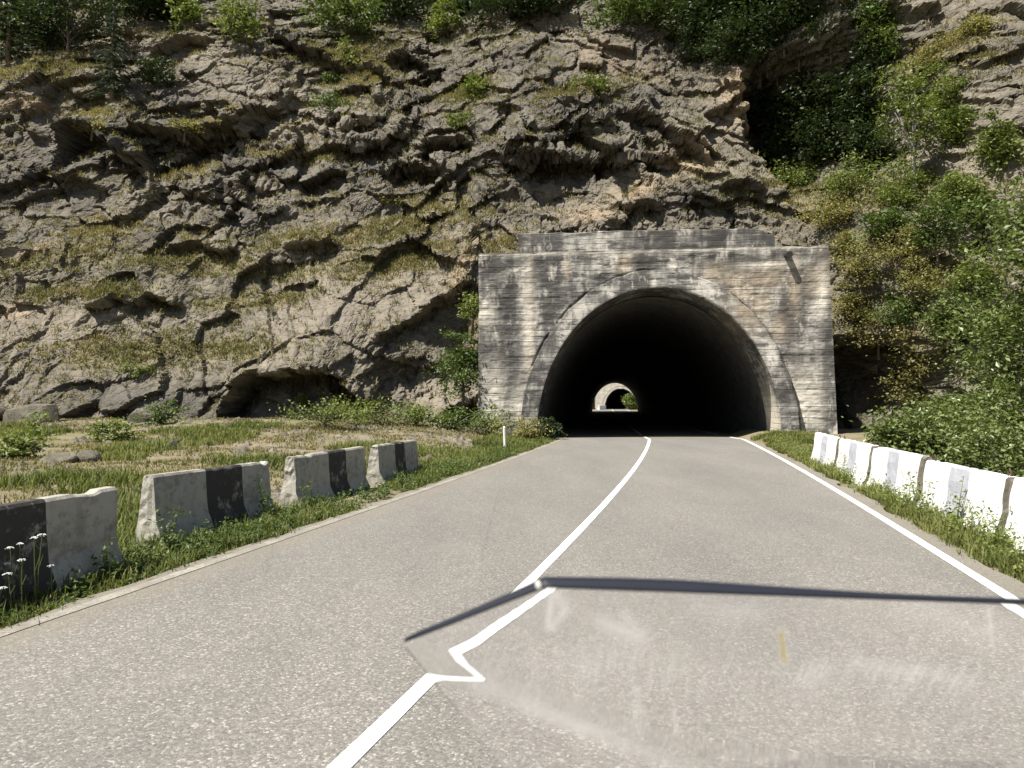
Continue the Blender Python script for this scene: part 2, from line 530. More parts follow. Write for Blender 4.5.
def strip(name, c, off, w, mat, y0, y1):
    yy = np.concatenate([np.arange(y0, 34, 0.25), np.arange(34, y1, 4.0)])
    x = line_x(c, off, yy)
    cols = []
    for k in (-0.5, 0, 0.5):
        cols.append(np.stack([x + k * w * (1 + 0.10 * fbm(yy * 3, yy * 0 + k, 3, 8)), yy, road_z(yy) + 0.005], -1))
    v = np.stack(cols, 1).reshape(-1, 3)
    return mesh_np(name, v, grid_faces(len(yy), 3, True), mat, parent=road)


strip('centre_line', cC, 0, 0.098, M['line'], -20, 300)
strip('edge_line', cR, 0, 0.105, M['line'], -20, 300)
strip('edge_line', cL, 0, 0.12, M['line_worn'], -20, 300)

# ------------------------------------------------------------------ cliff
BX = np.array([-60, -34, -20, -10, -4, 0, 6, 12.5, 14.5, 16, 18, 20, 24, 34, 60.0])
BY = np.array([24, 27.5, 29.5, 30.3, 31.2, 32, 32, 31.8, 31.5, 29.6, 27.4, 25.6, 22.5, 19, 14.0])


def base_y(x, z):
    x = np.asarray(x, float); z = np.asarray(z, float)
    y0 = np.interp(x, BX, BY)
    zz = np.maximum(z, -2)
    prof = np.interp(zz, [-2, 0, 4, 8, 14, 20, 26, 40], [-1.0, 0, 2.5, 4.3, 8.0, 11.6, 16.0, 30.0])
    return y0 + prof * (1 + 0.24 * sstep(1.0, -7.0, x))


def on_cliff(px, py):
    """point of the undisturbed cliff that a pixel's ray meets"""
    d = ray(px, py)
    t = 20.0
    for t in np.arange(14, 80, 0.05):
        if d[1] * t >= base_y(d[0] * t, CAM_Z + d[2] * t): break
    return np.array([d[0] * t, d[1] * t, CAM_Z + d[2] * t])


SX = np.concatenate([np.arange(-48, -36, 0.2), np.arange(-36, 27, 0.06), np.arange(27, 44, 0.2)])
SZ = np.concatenate([np.arange(-4, -1, 0.2), np.arange(-1, 30, 0.06), np.arange(30, 46, 0.15)])
X, Z = np.meshgrid(SX, SZ, indexing='ij')
Y = base_y(X, Z)
# warped coordinates
wx = X + 0.45 * fbm(X * 0.5, Z * 0.5, 5, 21, 0.6)
wz = Z + 0.45 * fbm(X * 0.5, Z * 0.5, 5, 31, 0.6)
rot = R(-22)
rx = wx * np.cos(rot) - wz * np.sin(rot); rz = wx * np.sin(rot) + wz * np.cos(rot)


def blob(px, py, rpx, rpy, ang=0.0, hard=0.0):
    c = on_cliff(px, py); s = c[1] / F
    dx = X - c[0]; dz = Z - c[2]
    a = R(ang)
    u = (dx * math.cos(a) - dz * math.sin(a)) / (rpx * s); w = (dx * math.sin(a) + dz * math.cos(a)) / (rpy * s)
    r2 = u * u + w * w
    return np.exp(-r2) if hard == 0 else 1 - sstep(1 - hard, 1 + hard, np.sqrt(r2) + 0.28 * fbm(X * 0.45, Z * 0.45, 4, 19))


# how rough each region is
calm = np.zeros_like(X)
for b in [(345, 320, 95, 55, -28), (100, 335, 150, 70, 0), (260, 95, 70, 35, 10), (985, 170, 45, 60, 0), (310, 240, 160, 22, -8)]:
    calm = np.maximum(calm, blob(*b))
calm = np.clip(calm, 0, 1)
blocky = np.zeros_like(X)
for b in [(300, 120, 130, 60, 0), (470, 160, 90, 60, 0), (600, 150, 80, 60, 0), (110, 150, 70, 40, 0), (300, 190, 90, 40, 0), (660, 170, 60, 40, 0)]:
    blocky = np.maximum(blocky, blob(*b))
amp = np.clip(0.50 + 0.62 * blocky - 0.34 * calm, 0.14, 1.2)
# large masses
f1, e1 = facets(rx / 4.6, rz / 3.6, 101, (0.0, 0.2), (0.7, 0.6), 0.55)
f2, e2 = facets(rx / 1.9, rz / 1.7, 201, (0.0, 0.3), (0.9, 0.8), 0.6)
ro2 = R(27)
f2b, e2b = facets((wx * math.cos(ro2) - wz * math.sin(ro2)) / 1.9, (wx * math.sin(ro2) + wz * math.cos(ro2)) / 1.5, 231, (0.0, 0.3), (0.9, 0.8), 0.6)
pick = (fbm(X * 0.11 + 5, Z * 0.13, 3, 35) + 0.5 * sstep(4, 12, X) - 0.12) > 0
f2 = np.where(pick, f2b, f2); e2 = np.where(pick, e2b, e2)
D = 1.45 * f1 * (0.16 + 0.84 * amp) + 1.0 * f2 * amp
D += 0.9 * fbm(X * 0.13, Z * 0.13, 4, 41) + 0.28 * fbm(X * 0.8, Z * 0.8, 5, 51) * (0.35 + 0.65 * amp)
# terraces
ph = (rz + 0.7 * fbm(X * 0.2, Z * 0.2, 3, 71)) / 2.6
saw = ph - np.floor(ph)
D += 0.12 * (saw - 0.5) * sstep(0, 1, np.minimum(1, (1 - saw) * 9)) * (0.35 + 0.65 * amp)
ph = (rz + 0.35 * fbm(X * 0.5, Z * 0.5, 3, 81)) / 0.85
saw = ph - np.floor(ph)
D += 0.04 * (saw - 0.5) * amp
D += 0.12 * sstep(0.10, 0.0, e2) * amp


def lip(pts, d, hup, hdown, deep=0.5):
    """overhanging ledge: rock pushed out above a lip line (image points), hollow below it"""
    global D
    q = np.array([on_cliff(*p) for p in pts])
    o = np.argsort(q[:, 0]); q = q[o]
    sd_ = int(abs(q[0, 0]) * 7) % 97
    wob = 0.14 * fbm(X * 1.7, X * 0, 4, sd_) + 0.42 * (hash2(np.floor(X * 1.25 + 0.3 * np.sin(X * 2.1)), X * 0, sd_) - 0.5)
    zl = np.interp(X, q[:, 0], q[:, 2]) + wob
    ends = sstep(q[0, 0] - 0.3, q[0, 0] + 0.5, X) * (1 - sstep(q[-1, 0] - 0.5, q[-1, 0] + 0.3, X))
    dz = Z - zl
    up = np.where(dz >= 0, np.exp(-np.maximum(dz, 0) / hup), sstep(-0.28, 0.0, dz))
    dn = np.where(dz < 0, sstep(0.0, 0.32, -dz) * np.exp(-np.maximum(-dz, 0) / hdown), 0)
    D += 1.2 * ends * (-d * up + deep * d * dn)


lip([(62, 150), (85, 132), (115, 135), (140, 168)], 1.6, 1.6, 1.5, 1.0)
lip([(58, 185), (80, 180), (110, 185)], 0.6, 0.8, 1.0, 0.7)
lip([(135, 130), (175, 136), (215, 133), (250, 128)], 1.5, 1.6, 0.8, 0.9)
lip([(155, 55), (185, 42), (220, 46)], 0.9, 1.2, 0.9)
lip([(265, 34), (290, 46), (325, 58), (348, 66)], 1.0, 1.2, 0.7)
lip([(385, 62), (405, 55), (425, 62)], 1.0, 1.2, 1.0, 1.0)
lip([(425, 146), (445, 141), (472, 143)], 1.1, 1.2, 0.7, 0.9)
lip([(394, 172), (415, 166), (442, 168)], 1.1, 0.8, 1.2, 1.0)
lip([(505, 162), (540, 158), (575, 156), (605, 160)], 1.2, 1.1, 1.1, 1.0)
lip([(570, 128), (590, 126), (612, 130)], 0.8, 0.8, 0.7, 0.8)
lip([(618, 108), (650, 122), (690, 148), (708, 160)], 1.0, 1.2, 0.8, 0.8)
lip([(612, 206), (635, 203), (660, 208)], 0.9, 0.8, 0.7, 0.9)
lip([(88, 302), (120, 297), (150, 298), (182, 306)], 0.8, 0.8, 0.4, 0.8)
lip([(180, 190), (205, 198), (235, 196)], 0.6, 0.9, 0.3, 0.6)
lip([(238, 180), (262, 186), (280, 195)], 0.5, 0.9, 0.3, 0.6)
lip([(160, 250), (200, 244), (240, 250)], 0.7, 0.7, 0.7, 0.9)
lip([(285, 246), (310, 240), (340, 242)], 0.7, 0.7, 0.6, 0.9)
lip([(215, 425), (235, 398), (262, 378), (295, 372), (330, 374), (352, 384), (372, 405)], 1.5, 1.5, 1.3, 1.1)
lip([(0, 414), (25, 411), (55, 418)], 0.8, 0.9, 0.6, 0.9)
lip([(48, 405), (75, 412), (105, 400)], 0.6, 0.8, 0.5, 0.8)
lip([(380, 338), (410, 322), (440, 304), (474, 286)], 0.85, 1.3, 0.6, 0.8)
lip([(430, 420), (450, 405), (476, 395)], 0.8, 0.9, 0.9, 1.0)
lip([(715, 190), (740, 186), (760, 196)], 0.8, 0.7, 0.8, 0.8)
lip([(960, 72), (990, 62), (1024, 50)], 0.7, 1.0, 0.5, 0.8)
lip([(865, 12), (900, 18), (930, 14)], 0.8, 1.0, 0.8, 0.8)
lip([(700, 118), (722, 112), (745, 120)], 0.6, 0.8, 1.0, 0.8)
lip([(0, 130), (20, 126), (42, 134)], 0.5, 0.7, 0.5, 0.8)
lip([(345, 130), (365, 128), (388, 134)], 0.7, 0.8, 0.7, 0.8)
# smooth bulging slab on the left, buttress above the mouth, gully on the right
D -= 1.5 * blob(345, 325, 95, 62, -28)
D -= 1.2 * blob(505, 150, 28, 62, 8)
D -= 1.0 * blob(735, 100, 22, 50, 8)
D += 6.8 * blob(830, 105, 64, 88, 0, 0.28)
D += 1.5 * blob(560, 20, 110, 26)
D += 1.6 * blob(60, 30, 80, 32, 20)
D -= 1.6 * blob(860, 250, 60, 60, 35)
D -= 1.0 * blob(900, 340, 55, 60, 25)
D -= 1.2 * blob(1000, 120, 45, 90, 0)
D += 0.9 * blob(462, 380, 22, 45)
D += 4.6 * blob(870, 398, 46, 52, 0, 0.3)
YY = Y + D
# keep the rock behind the portal block
u_ = (X - P0[0]) * UX[0] + (YY - P0[1]) * UX[1]
w_ = (X - P0[0]) * AX[0] + (YY - P0[1]) * AX[1]
beh = sstep(-8.0, -6.9, u_) * (1 - sstep(6.6, 7.6, u_)) * (1 - sstep(8.0, 9.0, Z))
YY = YY + beh * np.maximum(0, 2.2 + 0.3 * fbm(X, Z, 3, 77) - w_)
tan = np.zeros_like(X); dark = np.zeros_like(X); moss = np.zeros_like(X); pale = np.zeros_like(X)
for b in [(640, 190, 30, 12, -10), (690, 165, 25, 20, 30), (545, 187, 14, 7, 0), (620, 65, 50, 25, 30), (90, 35, 22, 10, 0), (140, 30, 18, 14, 0),
          (430, 115, 14, 8, 0), (15, 310, 20, 10, 0), (20, 252, 25, 9, -40), (25, 105, 25, 8, -20), (730, 95, 16, 45, 10), (465, 270, 10, 30, 20), (590, 215, 25, 10, 0)]:
    tan = np.maximum(tan, blob(*b) * 0.9)
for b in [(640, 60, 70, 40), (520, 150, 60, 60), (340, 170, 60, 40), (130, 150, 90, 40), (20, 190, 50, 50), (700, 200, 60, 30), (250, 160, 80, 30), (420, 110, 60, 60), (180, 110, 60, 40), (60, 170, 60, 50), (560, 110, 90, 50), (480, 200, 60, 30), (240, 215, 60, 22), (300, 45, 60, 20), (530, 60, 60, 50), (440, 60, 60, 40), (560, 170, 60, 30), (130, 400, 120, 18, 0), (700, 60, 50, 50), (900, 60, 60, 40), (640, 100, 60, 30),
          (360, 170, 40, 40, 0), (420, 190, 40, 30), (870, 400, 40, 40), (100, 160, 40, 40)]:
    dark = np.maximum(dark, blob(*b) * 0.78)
for b in [(360, 235, 120, 14, -10), (420, 215, 60, 18, -25), (60, 255, 60, 18, -10), (210, 265, 120, 12, 5), (100, 225, 40, 14, 0), (470, 95, 22, 24, 40), (580, 95, 50, 12, -10),
          (500, 245, 30, 14), (250, 300, 60, 12, -5), (70, 290, 60, 14, 0), (230, 350, 60, 14), (180, 165, 30, 12), (85, 110, 30, 9, 10), (300, 155, 50, 8), (860, 200, 90, 30, 15),
          (890, 270, 60, 40, 20), (940, 60, 25, 30, -40), (900, 330, 60, 40, 20), (360, 60, 30, 40), (470, 320, 14, 40, 0), (40, 75, 50, 18, -20), (400, 260, 70, 14, -12), (150, 350, 90, 20, 0)]:
    moss = np.maximum(moss, blob(*b))
for b in [(345, 310, 85, 45, -28), (270, 90, 65, 35, 10), (435, 400, 40, 30), (215, 60, 40, 25), (320, 120, 60, 20, 0), (985, 170, 40, 50), (60, 330, 80, 30)]:
    pale = np.maximum(pale, blob(*b) * 0.8)
# redistribute the rows along the true profile, so undercuts get their share of the mesh, then add rock detail along the normals
den = np.sqrt(1 + np.clip(np.gradient(YY, axis=1) / np.gradient(SZ)[None, :], -7, 7) ** 2) * np.gradient(SZ)[None, :]
ker = 25
pad = np.pad(den, ((ker, ker), (0, 0)), mode='edge')
cs = np.cumsum(np.vstack([np.zeros((1, den.shape[1])), pad]), 0)
den = (cs[2 * ker + 1:] - cs[:-2 * ker - 1])[:den.shape[0]] / (2 * ker + 1)
cum = np.cumsum(den, 1)
NR = 820
Xr = np.repeat(SX[:, None], NR, 1); Zr = np.empty_like(Xr); Yr = np.empty_like(Xr)
fields = {'tan': tan, 'dark': dark, 'moss': moss, 'pale': pale, 'amp': amp, 'dep': YY - Y}
fr = {k: np.empty_like(Xr) for k in fields}
for i in range(len(SX)):
    Zr[i] = np.interp(np.linspace(cum[i, 0], cum[i, -1], NR), cum[i], SZ)
    Yr[i] = np.interp(Zr[i], SZ, YY[i])
    for k in fields: fr[k][i] = np.interp(Zr[i], SZ, fields[k][i])
tan, dark, moss, pale, ampr = fr['tan'], fr['dark'], fr['moss'], fr['pale'], fr['amp']


def grid_normals(P):
    n = np.cross(np.gradient(P, axis=0), np.gradient(P, axis=1))
    return n / (np.linalg.norm(n, axis=-1, keepdims=True) + 1e-9)


P = np.stack([Xr, Yr, Zr], -1)
Nn = grid_normals(P)
for _ in range(2):      # soften the normals a little
    Nn[1:-1, 1:-1] = (Nn[1:-1, 1:-1] * 2 + Nn[:-2, 1:-1] + Nn[2:, 1:-1] + Nn[1:-1, :-2] + Nn[1:-1, 2:])
    Nn /= np.linalg.norm(Nn, axis=-1, keepdims=True) + 1e-9
if Nn[..., 1].mean() > 0: Nn = -Nn
ex = Xr + 0.55 * fr['dep']; ez = Zr - 0.85 * fr['dep']
wx2 = ex + 0.3 * fbm(ex * 0.8, ez * 0.8, 4, 23); wz2 = ez + 0.3 * fbm(ex * 0.8, ez * 0.8, 4, 27)
ra_ = R(-14)
qx = wx2 * math.cos(ra_) - wz2 * math.sin(ra_); qz = wx2 * math.sin(ra_) + wz2 * math.cos(ra_)
f3, e3 = facets(qx / 0.72, qz / 0.66, 301, (0.0, 0.2), (0.9, 0.9), 0.6)
f4, e4 = facets(wx2 / 0.30, wz2 / 0.22, 401, (0, 0.1), (0.8, 0.8), 0.6)
patch = sstep(0.38, 0.62, vnoise(ex * 0.28 + 3, ez * 0.4, 68))      # broken ground against clean faces
rough_ = np.clip((0.12 + ampr) * (0.42 + 0.85 * patch), 0.16, 1.3)
det = -(0.30 * f3 * rough_ + 0.085 * f4 * rough_) + (0.07 * fbm(ex * 4.2, ez * 5.5, 4, 61) + 0.10 * fbm(ex * 1.6, ez * 1.6, 3, 63)) * (0.25 + 0.75 * rough_) - 0.06 * sstep(0.12, 0.0, e3) * rough_
det += 0.30 * (fbm(ex * 0.75 + 7, ez * 0.95, 5, 71, 0.58)) * (0.5 + 0.5 * rough_)
P = P + Nn * det[..., None]
# nothing may poke through the portal block or into the tunnel mouth
XX, YYf, ZZ = P[..., 0], P[..., 1], P[..., 2]
NRM = grid_normals(P)
if NRM[..., 1].mean() > 0: NRM = -NRM
fc = grid_faces(len(SX), NR)
# opening for the tunnel behind the portal wall
uu_ = ((XX - P0[0]) * UX[0] + (YYf - P0[1]) * UX[1]).ravel()
hole = (np.abs(uu_) < 5.9) & (ZZ.ravel() < 7.0) & (ZZ.ravel() > -4)
keep = ~hole[fc].any(1)
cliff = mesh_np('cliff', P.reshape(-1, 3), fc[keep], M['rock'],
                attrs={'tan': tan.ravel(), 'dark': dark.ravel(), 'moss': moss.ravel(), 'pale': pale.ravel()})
tag(cliff, 'tall rough grey brown rock cliff around the tunnel', kind='structure')
def cliff_point(px, py):
    """real cliff surface met by the ray through an image point"""
    d = ray(px, py)
    for t in np.arange(15, 80, 0.05):
        x, y, z = d[0] * t, d[1] * t, CAM_Z + d[2] * t
        i = int(np.searchsorted(SX, x)); j = int(np.searchsorted(SZ, z))
        if 0 < i < len(SX) and 0 < j < len(SZ) and y >= YY[i, j]: break
    return np.array([x, y, z])


# ------------------------------------------------------------------ ground sheet
gx = np.concatenate([-np.geomspace(2500, 42, 14), np.arange(-40, 40, 0.25), np.geomspace(42, 2500, 14)])
gy = np.concatenate([-np.geomspace(2500, 32, 14), np.arange(-30, 46, 0.25), np.geomspace(48, 3500, 16)])
AXg, AYg = np.meshgrid(gx, gy, indexing='ij')


def ground_h(x, y):
    x = np.asarray(x, float); y = np.asarray(y, float)
    l = line_x(cL, -0.15, y) - x
    r = x - line_x(cR, 0.27, y)
    h = np.full(x.shape, -0.06)
    bumps = 0.5 + 0.5 * fbm(x * 0.6, y * 0.6, 4, 13)
    fine = fbm(x * 2.3, y * 2.3, 3, 15)
    hl = 0.05 * sstep(0.0, 0.5, l) + (0.10 + 0.25 * bumps) * sstep(1.2, 5.0, l) + 0.45 * sstep(19, 30, y) * sstep(2.0, 7, l) + 0.03 * fine * sstep(0.2, 1, l)
    hr = 0.06 * sstep(0.0, 0.5, r) + 0.02 * fine * sstep(0.1, .6, r) - 0.5 * sstep(1.6, 3.4, r) * (1 - sstep(15, 22, y)) + 0.2 * sstep(24, 29, y) * sstep(0.1, 1.0, r)
    h = h + np.where(l > 0, hl, 0) + np.where(r > 0, hr, 0)
    h = np.where(y > 33.5, -4.0, h)
    return np.where(np.hypot(x, y) > 60, np.minimum(h, -0.1) - (y > 33.5) * 1.0, h)


GH = ground_h(AXg, AYg)
ground = mesh_np('ground', np.stack([AXg, AYg, GH], -1).reshape(-1, 3), grid_faces(len(gx), len(gy)), M['ground'], smooth=True)
tag(ground, 'verge of brown soil and dry grass between the road and cliff', kind='structure')

# ------------------------------------------------------------------ tunnel
EA, EB = 4.72, 5.95


def arc(a, b, n=49, z0=0.0):
    t = np.linspace(math.pi, 0, n)
    return np.stack([a * np.cos(t), np.zeros(n), z0 + b * np.sin(t)], -1)


tun = empty('tunnel', (P0[0], P0[1], 0), -TH)
tag(tun, 'near weathered concrete tunnel with arched mouth at the cliff foot', 'tunnel', 'road tunnels one behind the other')
NA = 65


def grid_obj(name, rows, mat, parent, attrs=None, flip=False, smooth=False):
    rows = np.array(rows)
    return mesh_np(name, rows.reshape(-1, 3), grid_faces(rows.shape[0], rows.shape[1], flip), mat, parent=parent, attrs=attrs, smooth=smooth)


def portal_wall(parent, uL, uR, zT, mat, taper=0.0, seed=0, z_lo=-0.6, depth=3.2):
    """front face as a fine grid with the arch cut out, thickened backwards"""
    us = np.linspace(uL, uR, 320); zs = np.linspace(z_lo, zT, 190)
    U, V = np.meshgrid(us, zs, indexing='ij')
    # right edge leans in
    tt = np.clip((V - z_lo) / (zT - z_lo), 0, 1)
    U2 = U - taper * tt * sstep(EA + 0.2, uR, U)
    dep = 0.035 * fbm(U * 0.7, V * 0.9, 4, seed + 3) + 0.02 * fbm(U * 3.1, V * 6, 3, seed + 5)
    bd = np.floor(V * 4.6 + 0.2 * fbm(U * 0.5, V, 3, 9))
    dep = dep + 0.016 * (hash2(bd, np.floor(U / 3 + bd * .37), seed + 7) - 0.5)
    rho = np.sqrt((U2 / (EA + 0.70)) ** 2 + (np.maximum(V, 0) / (EB + 0.70)) ** 2)
    dep = dep + 0.08 * np.exp(-((rho - 1.0) / 0.008) ** 2) * sstep(-0.3, 0.3, fbm(U2 * 0.9, V * 0.9, 4, 66))
    ra, rb = EA + 0.30, EB + 0.30
    V3 = np.maximum(V, 0)
    rr = np.sqrt((U2 / ra) ** 2 + (V3 / rb) ** 2)
    inside = rr < 1.0
    fcs = grid_faces(len(us), len(zs))
    keepf = ~inside.ravel()[fcs].any(1) & True
    pts = np.stack([U2, dep, V], -1).reshape(-1, 3)
    att = {}
    return us, zs, pts, fcs[keepf], U2, V


us, zs, pts, fcs, U2, V2 = portal_wall(tun, -7.1, 6.86, 7.46, None, 0.30, 40)


def rblob(u, z, ru, rz_, UU, VV):
    return np.exp(-((UU - u) / ru) ** 2 - ((VV - z) / rz_) ** 2)


tA = np.zeros_like(U2); pA = np.zeros_like(U2); dA = np.zeros_like(U2)
# wide tan bloom on the right haunch, runs on the left, rust run near the top
for b in [(4.2, 6.3, 1.0, 0.5), (3.4, 5.7, 0.8, 0.5), (5.3, 6.0, 0.25, 1.2), (6.2, 6.1, 0.5, 0.7), (2.3, 6.5, 0.5, 0.35), (4.6, 4.3, 0.45, 0.5), (-1.2, 6.9, 0.3, 0.5), (-3.5, 6.8, 0.12, 0.5), (-5.0, 4.2, 0.15, 2.6), (4.0, 5.2, .4, .7), (3.0, 6.2, .6, .4)]:
    tA = np.maximum(tA, rblob(*b, U2, V2) * 0.6)
for b in [(-5.1, 4.8, 0.25, 2.0), (-6.8, 5.0, 0.35, 0.5), (-6.5, 1.6, 0.5, 1.3), (4.4, 6.75, 1.2, 0.12), (6.3, 5.6, 0.25, 1.0), (5.4, 1.5, 0.8, 1.2), (-5.4, 1.2, .6, .8), (-3.0, 7.4, 3.5, 0.07), (3.0, 7.4, 4, 0.06)]:
    pA = np.maximum(pA, rblob(*b, U2, V2) * 0.8)
for b in [(-6.0, 5.6, 0.6, 1.8), (-5.9, 3.4, 0.7, 1.0), (-6.6, 6.8, 0.7, 0.5), (-3.0, 5.6, 1.0, 0.7), (0.0, 6.95, 0.35, 0.6), (4.3, 6.2, .35, .35), (5.9, 5.9, 0.35, 0.5), (3.5, 6.95, 2.5, 0.15), (-4.9, 7.1, 1.4, 0.25), (4.9, 4.9, .5, .8), (6.3, 6.9, .4, .35), (5.6, 3.2, 1.0, .35), (2.2, 6.6, .5, .5), (-2.0, 6.3, .7, .3), (-6.7, 2.6, .3, .8), (6.5, 4.2, .4, 1.0), (5.4, 2.4, .5, .6)]:
    dA = np.maximum(dA, rblob(*b, U2, V2) * 0.85)
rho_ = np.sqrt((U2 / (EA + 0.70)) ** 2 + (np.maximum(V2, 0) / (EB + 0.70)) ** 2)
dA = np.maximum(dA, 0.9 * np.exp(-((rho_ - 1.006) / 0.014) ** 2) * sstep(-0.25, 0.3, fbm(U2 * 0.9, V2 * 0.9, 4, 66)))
dA = np.maximum(dA, 0.9 * sstep(0.0, 0.25, fbm(U2 * 1.5, V2 * 0.22, 4, 67)) * sstep(5.6 + 0.8 * fbm(U2 * 1.1, U2 * 0, 3, 69), 7.2, V2))
wall = mesh_np('portal_wall', pts, fcs, M['concrete'], parent=tun, attrs={'tan': tA.ravel(), 'pale': pA.ravel(), 'dark': dA.ravel()})
# body of the wall behind its face: top, sides (butted to the face's edge)
rows = []
for d in (0.0, 1.1, 2.2, 3.4):
    q = []
    for k in range(30): q.append((-7.1, d, -0.6 + k / 29 * 8.06))
    for k in range(1, 60): q.append((-7.1 + (6.56 + 7.1) * k / 59, d, 7.46))
    for k in range(1, 30):
        t = k / 29
        q.append((6.56 + 0.30 * t, d, 7.46 - t * 8.06))
    q = np.array(q)
    q[:, 2] += 0.03 * fbm(q[:, 0] * 2.1, q[:, 2] * 2.1 + d, 3, 3)
    rows.append(q)
sides = grid_obj('wall_return', rows, M['concrete'], tun, attrs={k: np.zeros(4 * len(rows[0])) for k in ('tan', 'pale', 'dark')})
# arch ring standing proud of the wall: front, outer edge, inner reveal
prof = [(0.34, 0.12, False), (0.34, -0.03, False), (0.34, -0.24, True), (0.62, -0.24, True)]
t = np.linspace(math.pi, 0, 97)
zc = np.where(np.abs(np.cos(t)) > 0.999, 0, 0)


def arch_row(grow, dep, drop=0.5):
    a = EA + grow; b = EB + grow
    p = np.stack([a * np.cos(t), np.full(97, dep), b * np.sin(t)], -1)
    lo = p[:1].copy(); hi = p[-1:].copy()
    lo[:, 2] -= drop; hi[:, 2] -= drop
    p = np.concatenate([lo, p, hi])
    p[:, 1] += 0.02 * fbm(p[:, 0] * 1.3 + 9, p[:, 2] * 1.3, 4, 33)
    return p


RW = 0.68
ring_rows = [arch_row(RW + 0.02, 0.10), arch_row(RW, -0.20), arch_row(RW - 0.05, -0.26), arch_row(RW * 0.66, -0.27), arch_row(RW * 0.33, -0.265), arch_row(0.05, -0.26), arch_row(0.0, -0.22), arch_row(0.0, 0.3), arch_row(0.0, 1.2), arch_row(0.0, 2.4)]
# ragged outer edge where concrete has spalled
for k in (0, 1, 2):
    p = ring_rows[k]
    s = 1 + 0.012 * fbm(p[:, 0] * 1.7, p[:, 2] * 1.7, 4, 35)
    p[:, 0] *= s; p[:, 2] *= s
rr_ = np.array(ring_rows)
proud = 0.16 * sstep(2.5, 4.8, rr_[..., 0]) * sstep(4.6, 2.0, rr_[..., 2]) * (rr_[..., 1] < -0.1) * (0.7 + 0.6 * fbm(rr_[..., 0] * 0 + rr_[..., 2] * 1.3, rr_[..., 2] * 0, 4, 37))
rr_[..., 1] = np.where(rr_[..., 1] < -0.1, -0.05 + (rr_[..., 1] + 0.05) * (0.22 + 0.78 * sstep(-0.5, 4.0, rr_[..., 0])), rr_[..., 1])
rr_[..., 1] -= proud
ring_rows = rr_
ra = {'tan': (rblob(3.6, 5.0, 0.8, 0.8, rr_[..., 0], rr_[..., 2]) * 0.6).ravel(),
      'pale': (rblob(4.72, 1.2, 0.25, 2.0, rr_[..., 0], rr_[..., 2]) * (rr_[..., 1] > -0.24) * (np.arange(rr_.shape[0])[:, None] > 4) * 1.2).ravel(),  # sunlit strip painted pale on the lower right reveal
      'dark': (0.85 * (rr_[..., 1] > 0.1) * (np.arange(rr_.shape[0])[:, None] > 5) * (1 - sstep(3.6, 4.3, rr_[..., 0])) + 0.6 * (np.arange(rr_.shape[0])[:, None] < 3) + 0.35 * rblob(-4.8, 0.5, 0.9, 2.0, rr_[..., 0], rr_[..., 2]) + 0.3 * rblob(5.0, 2.0, .6, 2.2, rr_[..., 0], rr_[..., 2])).ravel()}  # first term paints shade into the inner reveal
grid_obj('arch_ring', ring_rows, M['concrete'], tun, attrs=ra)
# parapet: upper tier, set back a little, broken at its right end
us = np.linspace(-5.5, 4.6, 120)
top = 8.26 + 0.05 * fbm(us * 1.2, us * 0, 4, 55) - 0.5 * sstep(3.7, 4.6, us) * (0.6 + 0.4 * fbm(us * 6, us * 0, 3, 5))
rows = []
for dep, zz in ((0.12, 7.40), (0.12, 7.6), (0.13, 7.85), (0.13, None), (0.16, 'c'), (0.75, 'c'), (0.78, 7.40)):
    z_ = top - 0.03 if zz is None else (top if zz == 'c' else np.full(len(us), float(zz)))
    rows.append(np.stack([us, dep + 0.02 * fbm(us * 2.5, z_ * 3, 3, 57), z_], -1))
rows = np.array(rows)
par_att = {'tan': np.zeros(rows.size // 3), 'pale': np.zeros(rows.size // 3), 'dark': (0.25 + 0.75 * sstep(-0.05, 0.25, fbm(rows[..., 0] * 2.0, rows[..., 2] * 0.35, 4, 59))).ravel()}
par = grid_obj('parapet', rows, M['concrete'], tun, attrs=par_att)
mb = MB(); mb.box((-5.5, 0.14, 7.40), (-5.49, 0.77, 8.24)); mb.build('parapet_end', M['concrete'], par)
# drainpipe stub by the right shoulder
mb = MB(); mb.tube([(5.02, 0.2, 7.16), (5.02, -0.40, 7.06)], 0.13, 10); mb.build('drain_pipe', M['steel'], tun)
# lining: tube from the mouth to the far mouth, with thickness
rows = []
for s in np.concatenate([np.linspace(2.36, 12, 12), np.linspace(16, T_LEN, 30)]):
    z0 = float(road_z(P0[1] + s * math.cos(TH)))
    a = arc(EA + 0.03, EB + 0.03, 49, z0)
    a[:, 1] = s
    lo = a[:1].copy(); lo[:, 2] -= 1.0; hi = a[-1:].copy(); hi[:, 2] -= 1.0
    rows.append(np.concatenate([lo, a, hi]))
outer = []
for r_ in rows[::-1]:
    q = r_.copy(); q[:, 0] *= 1.16; q[:, 2] = np.where(q[:, 2] > -1.5, q[:, 2] * 1.14 + 0.1, q[:, 2]); outer.append(q)
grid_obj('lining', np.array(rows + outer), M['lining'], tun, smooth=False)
# tunnel floor beside the carriageway
rows = []
for s in np.concatenate([np.linspace(0.0, 12, 8), np.linspace(16, T_LEN, 20)]):
    z0 = float(road_z(P0[1] + s * math.cos(TH))) - 0.012
    rows.append([(-4.9, s, z0), (4.9, s, z0)])
grid_obj('tunnel_floor', rows, M['lining'], tun, flip=True)

